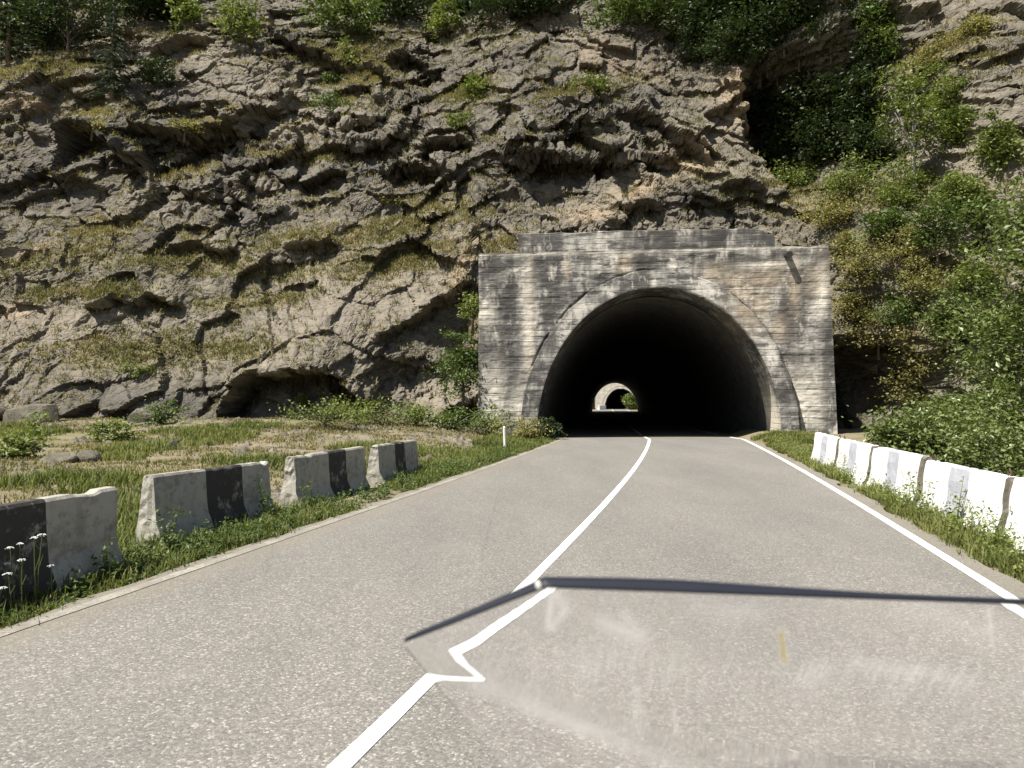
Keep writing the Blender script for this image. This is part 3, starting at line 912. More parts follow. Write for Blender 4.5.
# second tunnel beyond the gap
S2 = 162.0
P2 = P0 + AX * S2 + UX * 1.9
zb = float(road_z(P2[1]))
tun2 = empty('tunnel', (P2[0], P2[1], zb), -TH)
tag(tun2, 'far tunnel mouth in sunlight, seen small through the near tunnel', 'tunnel', 'road tunnels one behind the other')
us2 = np.linspace(-6.4, 7.5, 90); zs2 = np.linspace(-1, 6.75, 60)
U, V = np.meshgrid(us2, zs2, indexing='ij')
ins = (np.sqrt((U / 4.05) ** 2 + (np.maximum(V, 0) / 5.3) ** 2) < 1)
f2_ = grid_faces(90, 60); f2_ = f2_[~ins.ravel()[f2_].any(1)]
mesh_np('portal_wall', np.stack([U, 0.03 * fbm(U, V, 3, 4), V], -1).reshape(-1, 3), f2_, M['concrete'], parent=tun2,
        attrs={'tan': 0 * U.ravel(), 'pale': 0.7 + 0 * U.ravel(), 'dark': 0 * U.ravel()})
rows = []
for s in np.linspace(-0.05, 70, 20):
    a = arc(3.98, 5.2, 49, 0); a[:, 1] = s; a[:, 0] += 0.004 * s * s
    lo = a[:1].copy(); lo[:, 2] -= 1; hi = a[-1:].copy(); hi[:, 2] -= 1
    rows.append(np.concatenate([lo, a, hi]))
a = rows[-1].copy(); a[:, 0] = a[:, 0].mean(); a[:, 2] = 1.0; rows.append(a)
outer = []
for r_ in rows[-2::-1]:
    q = r_.copy(); m_ = q[:, 0].mean(); q[:, 0] = m_ + (q[:, 0] - m_) * 1.2; q[:, 2] = np.where(q[:, 2] > 0, q[:, 2] * 1.15, q[:, 2]); outer.append(q)
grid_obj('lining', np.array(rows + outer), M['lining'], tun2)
# hillside round the second mouth and ground in the gap
hx = np.arange(-30, 30, 0.6); hz = np.arange(-2, 34, 0.6)
U, V = np.meshgrid(hx, hz, indexing='ij')
g1, _ = facets(U / 3, V / 2.2, 501, (0, .2), (.6, .6), .6)
dep = 2.0 + V * 0.45 + 0.9 * g1 + 0.6 * fbm(U * .5, V * .5, 3, 7) - 2.4 * sstep(-5.2, -9, U) * (1 - sstep(2, 9, V)) - 3 * sstep(9, 16, U)
ins = (np.abs(U) < 6.0) & (V < 6.4)
f3_ = grid_faces(len(hx), len(hz)); f3_ = f3_[~ins.ravel()[f3_].any(1)]
hill = mesh_np('hillside', np.stack([U, dep, V], -1).reshape(-1, 3), f3_, M['stone'])
hill.location = (P2[0], P2[1], zb); hill.rotation_euler = (0, 0, -TH)
tag(hill, 'sunlit rocky hillside around the far tunnel mouth', kind='structure')
q0 = P0 + AX * (T_LEN + 0.0)
qq = []
for s in (T_LEN - 2.5, S2 + 70):
    for u in (-30, 30):
        p = P0 + AX * s + UX * u
        qq.append((p[0], p[1], zb - 0.03))
tag(mesh_np('clearing_ground', qq, [(0, 1, 3, 2)], M['ground']), 'strip of bare ground between the two tunnels', kind='structure')

# ------------------------------------------------------------------ concrete barriers
def barrier_mesh(name, L, hgt, wtop, wbot, cuts, mats, seed, one_sided=False):
    """wedge block along +Y from 0 to L, cross-section in X; bands of paint along its length"""
    ny = 64
    ysb = np.unique(np.concatenate([np.linspace(0, L, ny), cuts]))
    h = hgt
    if one_sided:    # road face hollowed, back upright; road face looks to -X
        sec = [(-wbot * 0.52, 0), (-wbot * 0.50, 0.10 * h), (-wbot * 0.40, 0.20 * h), (-wbot * 0.33, 0.32 * h), (-wbot * 0.27, 0.5 * h), (-wbot * 0.23, 0.75 * h), (-wtop / 2, h - 0.02), (-wtop / 2 + 0.02, h),
               (wtop / 2 - 0.02, h), (wtop / 2, h - 0.02), (wbot * 0.25, 0.7 * h), (wbot * 0.30, 0.35 * h), (wbot * 0.38, 0)]
    else:
        sec = [(-wbot / 2, 0), (-wbot / 2, 0.10 * h), (-wbot * 0.40, 0.25 * h), (-wbot * 0.31, 0.5 * h), (-wbot * 0.26, 0.75 * h), (-wtop / 2, h - 0.025), (-wtop / 2 + 0.02, h),
               (wtop / 2 - 0.02, h), (wtop / 2, h - 0.025), (wtop * 0.5 + 0.01, 0.75 * h), (wtop * 0.5 + 0.022, 0.5 * h), (wtop * 0.5 + 0.035, 0.32 * h), (wbot / 2, 0.08 * h), (wbot / 2, 0)]
    # refine section
    s2 = []
    for a, b in zip(sec[:-1], sec[1:]):
        n = max(1, int(math.hypot(b[0] - a[0], b[1] - a[1]) / 0.06))
        for k in range(n): s2.append((a[0] + (b[0] - a[0]) * k / n, a[1] + (b[1] - a[1]) * k / n))
    s2.append(sec[-1])
    s2 = np.array(s2); ns = len(s2)
    v = []; f = []; mi = []
    for yv in ysb:
        for (a, b) in s2: v.append((a, yv, b))
    v = np.array(v)
    top = np.clip((v[:, 2] - hgt + 0.1) / 0.1, 0, 1)
    chip = np.clip(vnoise(v[:, 1] * 7 + seed, v[:, 0] * 5, seed) - 0.66, 0, 1) * 0.09
    endn = np.minimum(v[:, 1], L - v[:, 1])
    v[:, 2] -= chip * top * (1 + 1.2 * np.exp(-endn / 0.08))
    v[:, 0] += 0.012 * fbm(v[:, 1] * 4 + seed, v[:, 2] * 6, 3, seed) * np.where(v[:, 2] > 0.01, 1, 0)
    v[:, 1] += 0.02 * fbm(v[:, 2] * 7 + seed, v[:, 0] * 9, 3, seed + 2) * np.exp(-endn / 0.03)
    for i in range(len(ysb) - 1):
        ym = (ysb[i] + ysb[i + 1]) / 2
        m = int(np.searchsorted(cuts, ym)) % 2
        for k in range(ns - 1):
            a = i * ns + k
            f.append((a, a + ns, a + ns + 1, a + 1)); mi.append(m)
    vl = [tuple(p) for p in v]
    # end caps: grid between left and right half of the section
    for e, yv in ((0, 0), (len(ysb) - 1, L)):
        base = e * ns
        half = ns // 2
        for k in range(half):
            a, b = base + k, base + ns - 1 - k
            a2, b2 = base + k + 1, base + ns - 2 - k
            # five columns with roughness
            pa, pb = v[a], v[b]; pa2, pb2 = v[a2], v[b2]
            if a2 >= b2:
                f.append((a, b, b2)); mi.append(2 if one_sided else 0); break
            nC = 4
            r1 = [a]; r2 = [a2]
            if k == 0: prev = None
            row1 = prev if prev is not None else None
            if row1 is None:
                row1 = [a]
                for c in range(1, nC):
                    p = pa + (pb - pa) * c / nC; vl.append((p[0], p[1], p[2])); row1.append(len(vl) - 1)
                row1.append(b)
            row2 = [a2]
            for c in range(1, nC):
                p = pa2 + (pb2 - pa2) * c / nC
                p = p + np.array([0, (0.022 * (random.random() - 0.5)), 0]); vl.append(tuple(p)); row2.append(len(vl) - 1)
            row2.append(b2)
            for c in range(nC):
                q = (row1[c], row1[c + 1], row2[c + 1], row2[c])
                f.append(q if e == 0 else q[::-1]); mi.append(2 if one_sided else 0)
            prev = row2
        prev = None
    me = bpy.data.meshes.new(name)
    me.from_pydata(vl, [], f)
    for m in mats: me.materials.append(m)
    me.polygons.foreach_set('material_index', mi)
    me.update()
    return me


prev = None
GL = 'old black and white barriers along the left verge'
left_b = [  # near road-side corner, far road-side corner (x,z on ground), label, stripe cuts
    ((-3.92, 4.35), (-3.40, 6.55), 'nearest left barrier, mostly black, cut by the photo edge beside white wildflowers', (0.02, 1.45)),
    (ground_at(163, 546), ground_at(277, 515), 'second left barrier, with the widest chipped bright white end face', (0.85, 1.55)),
    (ground_at(301, 507), ground_at(370, 489), 'third left barrier, between the chipped one and the farthest block', (0.95, 1.5)),
    (ground_at(384, 485), ground_at(422, 473), 'farthest left barrier, smallest block beside the open green verge', (0.85, 1.4)),
]
for i, (a, b, lab, cuts) in enumerate(left_b):
    a = np.array(a); b = np.array(b)
    L = float(np.hypot(*(b - a))); ang = math.atan2(b[0] - a[0], b[1] - a[1])
    hb = (0.72, 0.74, 0.72, 0.72)[i]
    wb = 0.36
    me = barrier_mesh('concrete_barrier', L, hb, 0.13, wb, np.array(cuts) * L / 2.15, [M['b_white'], M['b_black']], 60 + i)
    o = bpy.data.objects.new('concrete_barrier', me); COL.objects.link(o)
    off = np.array([math.cos(ang), -math.sin(ang)]) * (wb / 2)
    o.location = (a[0] - off[0], a[1] - off[1], -0.02)
    o.rotation_euler = (R((0.8, -0.6, 0.4, -0.5)[i]), R((1.0, -1.2, 0.5, -0.6)[i]), -ang)
    tag(o, lab, 'barrier', GL)

GR = 'white and grey barriers along the right verge'
a0 = np.array([7.27, 17.9]); d0 = np.array([-0.217, -1.0]); d0 /= np.hypot(*d0)
labs = ['farthest right barrier, standing by the tunnel wall', 'second right barrier from the tunnel, thin weeds at its foot', 'third right barrier from the tunnel, with a clear pale grey band',
        'fourth right barrier from the tunnel, tall weeds before its grey band', 'nearest right barrier in view, cut by the photo edge']
nB = [0, 1, 2, 3, 4]
for i in nB:
    Lb = 2.47; step = 2.66
    p = a0 + d0 * (step * i)
    me = barrier_mesh('concrete_barrier', Lb, 0.72 + 0.01 * (i % 3), 0.14, 0.44, np.array([0.95, 1.55]), [M['b_white_new'], M['b_grey_new'], M['b_bare']], 90 + i, True)
    o = bpy.data.objects.new('concrete_barrier', me); COL.objects.link(o)
    e = p + d0 * Lb
    ang = math.atan2(-d0[0], -d0[1])
    o.location = (e[0] + 0.14, e[1], -0.02)
    o.rotation_euler = (R(random.uniform(-.5, .5)), R(random.uniform(-.8, .8)), -ang)
    tag(o, labs[i], 'barrier', GR)
    for yy in (0.1, Lb - 0.1):
        mb = MB()
        hh = 0.70
        mb.tube([(0, yy - 0.03, hh), (0, yy - 0.035, hh + 0.07), (0, yy, hh + 0.10), (0, yy + 0.035, hh + 0.07), (0, yy + 0.03, hh)], 0.008, 5)
        mb.build('lifting_loop', M['iron'], o)

# marker post
mp = ground_at(505, 449)
mb = MB()
mb.tube([(0, 0, -0.1), (0, 0, 0.66)], 0.042, 8); mb.tube([(0, 0, 0.66), (0.0, 0, 0.70)], [0.042, 0.02], 8)
o = mb.build('marker_post', M['post']); o.location = (mp[0], mp[1], 0.0); o.rotation_euler = (0, R(-2), 0)
tag(o, 'thin white marker post in the grass by the tunnel foot', 'post')

# ------------------------------------------------------------------ foliage
def leaves_mesh(c, size, up=0.35, aspect=0.55, rng=RNG, dirs=None, droop=0.0):
    """diamond leaves at centres c; returns verts, quads, shade"""
    n = len(c)
    nrm = rng.normal(size=(n, 3)); nrm[:, 2] = np.abs(nrm[:, 2]) + up * 2
    nrm /= np.linalg.norm(nrm, axis=1, keepdims=True)
    if dirs is None:
        d = rng.normal(size=(n, 3))
    else:
        d = dirs + 0.35 * rng.normal(size=(n, 3))
    d[:, 2] -= droop
    d -= nrm * np.sum(d * nrm, 1, keepdims=True)
    d /= np.linalg.norm(d, axis=1, keepdims=True) + 1e-9
    s = np.cross(nrm, d)
    L = (size * rng.uniform(0.6, 1.3, n))[:, None]
    w = L * aspect
    v = np.stack([c - d * L * 0.5, c + s * w * 0.5 + d * L * 0.05, c + d * L * 0.5 - nrm * L * 0.12, c - s * w * 0.5 + d * L * 0.05], 1)
    f = np.arange(n * 4).reshape(n, 4)
    sh = np.clip(rng.normal(0.5, 0.24, n), 0, 1)
    return v.reshape(-1, 3), f, np.repeat(sh, 4)


def bushy(name, label, cat, loc, rad, nclump, nleaf, leaf, mat, trunk_h=0.0, group=None, seed=0, spread=0.30, bark='bark', up=0.35, aspect=0.55, lean=(0, 0)):
    """tree or bush: > trunk (with limbs), crown of leaf clumps; loc = base"""
    rng = np.random.default_rng(1000 + seed)
    rad = np.array(rad, float)
    t = empty(name, loc)
    tag(t, label, cat, group)
    cz = trunk_h + rad[2] * 0.9
    d = rng.normal(size=(nclump, 3)); d /= np.linalg.norm(d, axis=1, keepdims=True)
    rr = rng.uniform(0.25, 1.0, nclump) ** 0.55
    lump = 1 + 0.28 * rng.normal(size=nclump)
    cc = d * (rr * np.clip(lump, 0.55, 1.45))[:, None] * rad
    cc[:, 2] += cz
    cc[:, 0] += lean[0] * cc[:, 2]; cc[:, 1] += lean[1] * cc[:, 2]
    cc = cc[cc[:, 2] > 0.05 * rad[2]]
    pts = []; tone = []
    for c in cc:
        k = int(nleaf * rng.uniform(0.6, 1.9))
        s = spread * rad.mean() * rng.uniform(0.55, 1.3)
        q = rng.normal(size=(k, 3)) * s * np.array([1, 1, 0.55]) + c
        pts.append(q); tone.append(np.full(k, rng.normal(0, 0.16)))
    pts = np.concatenate(pts); tone = np.concatenate(tone)
    ok = pts[:, 2] > 0.02; pts = pts[ok]; tone = tone[ok]
    v, f, sh = leaves_mesh(pts, leaf * 0.84, up, aspect, rng)
    sh = np.clip(0.5 + 0.75 * (sh - 0.5) + np.repeat(tone, 4), 0, 1)
    mesh_np('crown', v, f, M[mat], parent=t, attrs={'shade': sh})
    mb = MB()
    r0 = 0.05 * max(1.0, (trunk_h + rad[2]) * 0.45)
    topz = cz
    mb.tube([(0, 0, -0.5), (0.02, 0.03, topz * 0.3), (lean[0] * topz * .6 - 0.04, lean[1] * topz * .6, topz * 0.65), (lean[0] * topz, lean[1] * topz, topz * 1.05)], [r0 * 1.3, r0, r0 * 0.75, r0 * 0.3], 7)
    for c in cc[rng.permutation(len(cc))[:min(14, len(cc))]]:
        st = rng.uniform(0.25, 0.8) * min(topz, c[2])
        m = np.array([lean[0] * st * .9, lean[1] * st * .9, st])
        mid = (m + c) / 2 + rng.normal(size=3) * 0.06 * rad.mean(); mid[2] += 0.1 * rad[2] * 0.5
        mb.tube([m, mid, c], [r0 * 0.42, r0 * 0.28, r0 * 0.1], 5, False)
    mb.build('trunk', M[bark], t, True)
    return t


def conifer(name, label, loc, h, r, mat='needle', seed=0, group=None, dens=1.0):
    rng = np.random.default_rng(2000 + seed)
    t = empty(name, loc); tag(t, label, 'tree', group)
    mb = MB(); r0 = 0.018 * h + 0.03
    mb.tube([(0, 0, -0.5), (0.02, 0, h * 0.5), (0, 0.02, h)], [r0 * 1.2, r0 * 0.7, 0.012], 7)
    pts = []; dirs = []; tone = []
    z = 0.10 * h
    while z < h * 0.98:
        k = rng.integers(4, 7)
        for i in range(k):
            a = rng.uniform(0, 6.283)
            L = r * (1 - z / h) ** 0.8 * rng.uniform(0.55, 1.15) + 0.08
            dx, dy = math.cos(a), math.sin(a)
            p0 = np.array([0, 0, z]); p1 = np.array([dx * L * .6, dy * L * .6, z + 0.04 * L]); p2 = np.array([dx * L, dy * L, z - 0.22 * L])
            mb.tube([p0, p1, p2], [r0 * 0.22, r0 * 0.14, 0.006], 4, False)
            n = int(34 * dens * (0.4 + L / max(r, .1)))
            s = rng.uniform(0.12, 1, n)
            q = np.array([dx * L, dy * L, 0]) * s[:, None]
            q[:, 2] = z + 0.10 * L * s - 0.30 * L * s * s
            sd = np.array([-dy, dx, 0]) * rng.normal(0, 0.13 * L, n)[:, None] * (1.1 - s[:, None] * 0.6)
            q = q + sd; q[:, 2] -= np.abs(rng.normal(0, 0.05 * L, n))
            pts.append(q)
            dirs.append(np.tile([dx, dy, -0.3], (n, 1)) + sd * 2)
            tone.append(np.full(n, rng.normal(0, 0.15)))
        z += h * rng.uniform(0.035, 0.06)
    pts = np.concatenate(pts); dirs = np.concatenate(dirs); tone = np.concatenate(tone)
    v, f, sh = leaves_mesh(pts, 0.20 + 0.012 * h, 0.5, 0.28, rng, dirs)
    mesh_np('crown', v, f, M[mat], parent=t, attrs={'shade': np.clip(sh + np.repeat(tone, 4), 0, 1)})
    mb.build('trunk', M['bark'], t, True)
    return t


def scale_at(p): return p[1] / F


def plant(px, py, wpx, hpx, kind, label, mat, leafpx=4.5, nclump=40, nleaf=40, trunk=0.0, seed=0, group=None, cat=None, lift=0.0, **kw):
    """plant rooted on the cliff at image point (px,py), about wpx x hpx pixels in size"""
    p = cliff_point(px, py)
    s = scale_at(p)
    hh = hpx * s; th = hh * trunk
    rz_ = (hh - th) / 1.9
    rxy = wpx * s / 2 * 0.85
    return bushy(kind, label, cat or ('tree' if 'tree' in kind else 'bush'), (p[0], p[1] + 0.15 + lift, p[2] - 0.15), (rxy, rxy * kw.pop('dep', 0.8), rz_), nclump, nleaf, leafpx * s, mat, th, group, seed, **kw)


GT = 'trees along the top of the cliff'
GB = 'bushes growing on the rock'
GV = 'bushes on the right slope'
# --- top edge, left to right
p = cliff_point(8, 62); conifer('conifer_tree', 'dark conifer in the top left corner, leftmost of all trees', p - [0, 0, .2], 5.5, 1.5, seed=1, group=GT, mat='leaf_dark')
p = cliff_point(112, 102); conifer('conifer_tree', 'feathery grey green fir standing alone on the upper left rock', p - [0, 0, .2], 6.2, 1.45, seed=2, group=GT)
p = cliff_point(40, 48); conifer('conifer_tree', 'dark pointed conifer second from the top left corner', p - [0, 0, .2], 6, 1.7, seed=3, group=GT, mat='leaf_dark', dens=1.3)
plant(66, 54, 108, 93, 'broadleaf_tree', 'dark leafy tree between the corner conifers and the lone fir', 'leaf_dark', 5, 60, 60, 0.2, 4, GT)
plant(20, 44, 72, 87, 'broadleaf_tree', 'mid green tree behind the dark conifers in the top left corner', 'leaf_mid', 5, 45, 50, 0.25, 5, GT, lift=0.8)
plant(138, 26, 84, 62, 'broadleaf_tree', 'dark green tree above the lone fir', 'leaf_dark', 5, 45, 55, 0.2, 6, GT)
plant(186, 46, 36, 60, 'broadleaf_tree', 'small yellow green tree lit brightly above the upper left rocks', 'leaf_bright', 5, 26, 40, 0.25, 7, GT)
plant(243, 50, 52, 57, 'broadleaf_tree', 'light green young tree just left of the dark top crevice', 'leaf_bright', 5, 30, 40, 0.25, 8, GT, dep=0.6)
plant(345, 36, 72, 42, 'broadleaf_tree', 'leafy green tree with thin bare stems near the top centre left', 'leaf_mid', 5, 40, 45, 0.2, 10, GT)
plant(400, 26, 84, 45, 'broadleaf_tree', 'dark tree between the bare stems and the round bright bush', 'leaf_dark', 5, 45, 50, 0.2, 11, GT)
plant(448, 38, 43, 35, 'round_bush', 'round bright green bush at the top above the portal left side', 'leaf_bright', 4.5, 26, 45, 0.05, 12, GT)
plant(500, 24, 96, 40, 'broadleaf_tree', 'very dark tree in the notch at the top middle', 'leaf_dark', 5, 45, 55, 0.2, 13, GT)
plant(640, 28, 96, 45, 'broadleaf_tree', 'broad green tree on the brown brow over the tunnel mouth', 'leaf_mid', 5, 55, 55, 0.2, 15, GT)
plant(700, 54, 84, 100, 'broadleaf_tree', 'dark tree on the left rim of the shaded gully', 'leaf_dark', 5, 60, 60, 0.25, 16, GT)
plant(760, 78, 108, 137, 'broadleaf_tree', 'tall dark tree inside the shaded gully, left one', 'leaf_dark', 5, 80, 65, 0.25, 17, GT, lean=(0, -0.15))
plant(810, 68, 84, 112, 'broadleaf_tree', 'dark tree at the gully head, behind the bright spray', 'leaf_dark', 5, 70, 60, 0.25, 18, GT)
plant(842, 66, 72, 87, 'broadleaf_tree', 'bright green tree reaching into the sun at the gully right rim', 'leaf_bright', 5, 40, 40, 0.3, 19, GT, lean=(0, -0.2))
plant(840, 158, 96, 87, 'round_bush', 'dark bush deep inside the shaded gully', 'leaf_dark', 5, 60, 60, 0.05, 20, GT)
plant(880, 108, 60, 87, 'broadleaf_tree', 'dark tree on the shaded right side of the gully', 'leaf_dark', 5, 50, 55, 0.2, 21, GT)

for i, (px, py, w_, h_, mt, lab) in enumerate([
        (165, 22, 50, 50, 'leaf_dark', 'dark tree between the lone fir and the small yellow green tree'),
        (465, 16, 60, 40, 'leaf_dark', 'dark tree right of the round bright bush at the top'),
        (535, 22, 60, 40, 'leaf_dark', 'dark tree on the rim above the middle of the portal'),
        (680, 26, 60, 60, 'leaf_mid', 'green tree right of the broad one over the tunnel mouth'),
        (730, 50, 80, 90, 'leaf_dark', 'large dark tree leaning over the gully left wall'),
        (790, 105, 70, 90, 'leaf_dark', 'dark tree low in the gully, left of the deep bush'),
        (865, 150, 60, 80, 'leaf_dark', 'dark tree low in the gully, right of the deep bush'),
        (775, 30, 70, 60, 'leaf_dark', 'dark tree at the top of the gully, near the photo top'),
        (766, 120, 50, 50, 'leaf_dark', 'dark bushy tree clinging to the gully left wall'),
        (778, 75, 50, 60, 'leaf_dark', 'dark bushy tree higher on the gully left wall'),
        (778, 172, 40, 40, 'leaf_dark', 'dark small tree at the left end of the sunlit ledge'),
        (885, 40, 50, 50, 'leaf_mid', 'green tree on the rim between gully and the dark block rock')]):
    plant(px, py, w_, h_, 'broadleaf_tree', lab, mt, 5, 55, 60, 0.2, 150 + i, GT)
for i, (px, py, w_, h_) in enumerate([(692, 22, 100, 150), (728, 16, 110, 165), (764, 14, 110, 160), (802, 20, 100, 150), (838, 14, 90, 140)]):  # tall trees added along the rim to throw shade into the gully
    plant(px, py, w_, h_, 'shading_tree', ['tall dark tree added to shade the gully, standing left of it', 'tall dark tree added to shade the gully, on its left corner', 'tall dark tree added to shade the gully, over its left half',
          'tall dark tree added to shade the gully, over its middle', 'tall dark tree added to shade the gully, over its right half'][i], 'leaf_dark', 5.5, 80, 75, 0.15, 180 + i, GT, cat='tree')
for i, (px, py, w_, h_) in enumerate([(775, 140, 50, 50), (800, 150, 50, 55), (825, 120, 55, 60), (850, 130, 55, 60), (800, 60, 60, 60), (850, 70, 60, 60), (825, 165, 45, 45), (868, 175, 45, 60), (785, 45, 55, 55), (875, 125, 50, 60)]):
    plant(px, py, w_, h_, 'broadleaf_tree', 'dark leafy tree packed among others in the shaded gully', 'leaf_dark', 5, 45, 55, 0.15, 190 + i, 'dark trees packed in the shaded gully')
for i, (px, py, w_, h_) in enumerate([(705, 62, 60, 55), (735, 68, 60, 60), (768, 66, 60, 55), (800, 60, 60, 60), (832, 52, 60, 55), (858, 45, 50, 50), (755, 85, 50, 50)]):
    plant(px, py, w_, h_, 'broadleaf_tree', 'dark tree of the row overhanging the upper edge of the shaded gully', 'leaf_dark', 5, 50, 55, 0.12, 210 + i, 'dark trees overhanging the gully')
# --- small growth on the rock face
plant(330, 112, 38, 26, 'low_bush', 'grey green low bush on the pale rock, upper centre left', 'leaf_mid', 3.6, 26, 38, 0.0, 30, GB)
plant(328, 84, 26, 12, 'low_bush', 'small dark green bush just above the grey green one', 'leaf_mid', 3.6, 14, 30, 0.0, 31, GB)
plant(345, 72, 34, 34, 'low_bush', 'yellow green sapling below the crevice at the top', 'leaf_bright', 4, 20, 26, 0.1, 32, GB)
plant(478, 98, 34, 30, 'low_bush', 'yellow green bush on the rock step over the blocky overhangs', 'leaf_bright', 4, 26, 36, 0.0, 33, GB)
plant(455, 128, 26, 20, 'low_bush', 'bright small bush at the lower end of the green rock step', 'leaf_bright', 4, 16, 32, 0.0, 34, GB)
plant(590, 88, 44, 18, 'low_bush', 'low bright green bush on the brown brow above the portal', 'leaf_bright', 4, 22, 30, 0.0, 35, GB)
plant(665, 42, 30, 18, 'low_bush', 'green bush on the brown brow near the gully', 'leaf_bright', 4, 18, 32, 0.0, 36, GB)
plant(132, 376, 30, 16, 'low_bush', 'yellow green bush on the lower left rock face', 'leaf_bright', 3.6, 18, 30, 0.0, 37, GB)
plant(302, 410, 24, 18, 'low_bush', 'green clump in the hollow under the pale slab', 'leaf_bright', 3.6, 18, 32, 0.0, 38, GB)
plant(90, 128, 40, 14, 'low_bush', 'olive low bush above the big dark overhang at left', 'leaf_olive', 3.6, 18, 30, 0.0, 39, GB)
plant(183, 130, 34, 16, 'low_bush', 'olive bush on the ledge edge above the wide dark overhang', 'leaf_olive', 3.6, 18, 30, 0.0, 40, GB)
plant(385, 205, 40, 12, 'low_bush', 'olive tuft on the grassy ramp under the blocky overhang', 'leaf_olive', 3.6, 18, 30, 0.0, 41, GB)
plant(155, 85, 44, 30, 'low_bush', 'dark spreading bush at the foot of the lone fir', 'leaf_dark', 4, 26, 40, 0.1, 42, GB)
# --- beside the portal, left
p = at_depth(462, 402, 30.0)
bushy('leafy_bush', 'dense green bush hugging the left side of the portal', 'bush', (p[0], 30.6, p[2] + .1), (0.85, 0.8, 1.25), 46, 60, 0.17, 'leaf_mid', 0.15, GB, 50)
p = at_depth(474, 315, 31.0)
bushy('leafy_bush', 'small yellow green bush higher up beside the portal left edge', 'bush', (p[0] - .1, 31.6, p[2] - .3), (0.35, 0.5, 0.7), 18, 36, 0.15, 'leaf_bright', 0.05, GB, 51)
for i, (px, py, Yd, rw, rh, mat, lab) in enumerate([
        (455, 436, 28.6, 1.0, 0.55, 'leaf_mid', 'low green shrub at the foot of the rock left of the portal'),
        (490, 430, 29.0, 0.8, 0.6, 'leaf_bright', 'fresh green shrub against the portal left corner'),
        (375, 438, 27.5, 1.3, 0.5, 'leaf_bright', 'bright green shrub behind the farthest left barrier'),
        (325, 446, 25.5, 1.4, 0.6, 'leaf_bright', 'bright green shrub behind the third left barrier'),
        (415, 434, 28.0, 1.1, 0.5, 'leaf_bright', 'green shrub between the rock hollow and the portal'),
        (160, 440, 27.0, 0.8, 0.45, 'leaf_mid', 'small shrub in the dry verge at the rock foot, left'),
        (115, 462, 22.0, 0.7, 0.35, 'leaf_bright', 'tuft of green shrub in the dry verge above the first left barrier'),
        (20, 480, 16.5, 0.6, 0.45, 'leaf_bright', 'green shrub at the photo left edge above the nearest barrier'),
        (525, 437, 27.6, 0.75, 0.5, 'leaf_olive', 'olive shrub at the left foot of the arch'),
        (550, 432, 28.2, 0.42, 0.42, 'leaf_dark', 'dark shrub reaching into the tunnel mouth at left')]):
    p = at_depth(px, py, Yd)
    bushy('low_shrub', lab, 'bush', (p[0], Yd, float(ground_h(p[0], Yd)) - 0.05), (rw, 0.7 * rw, rh), 26, 44, 0.13, mat, 0.0, 'shrubs at the foot of the cliff', 60 + i)
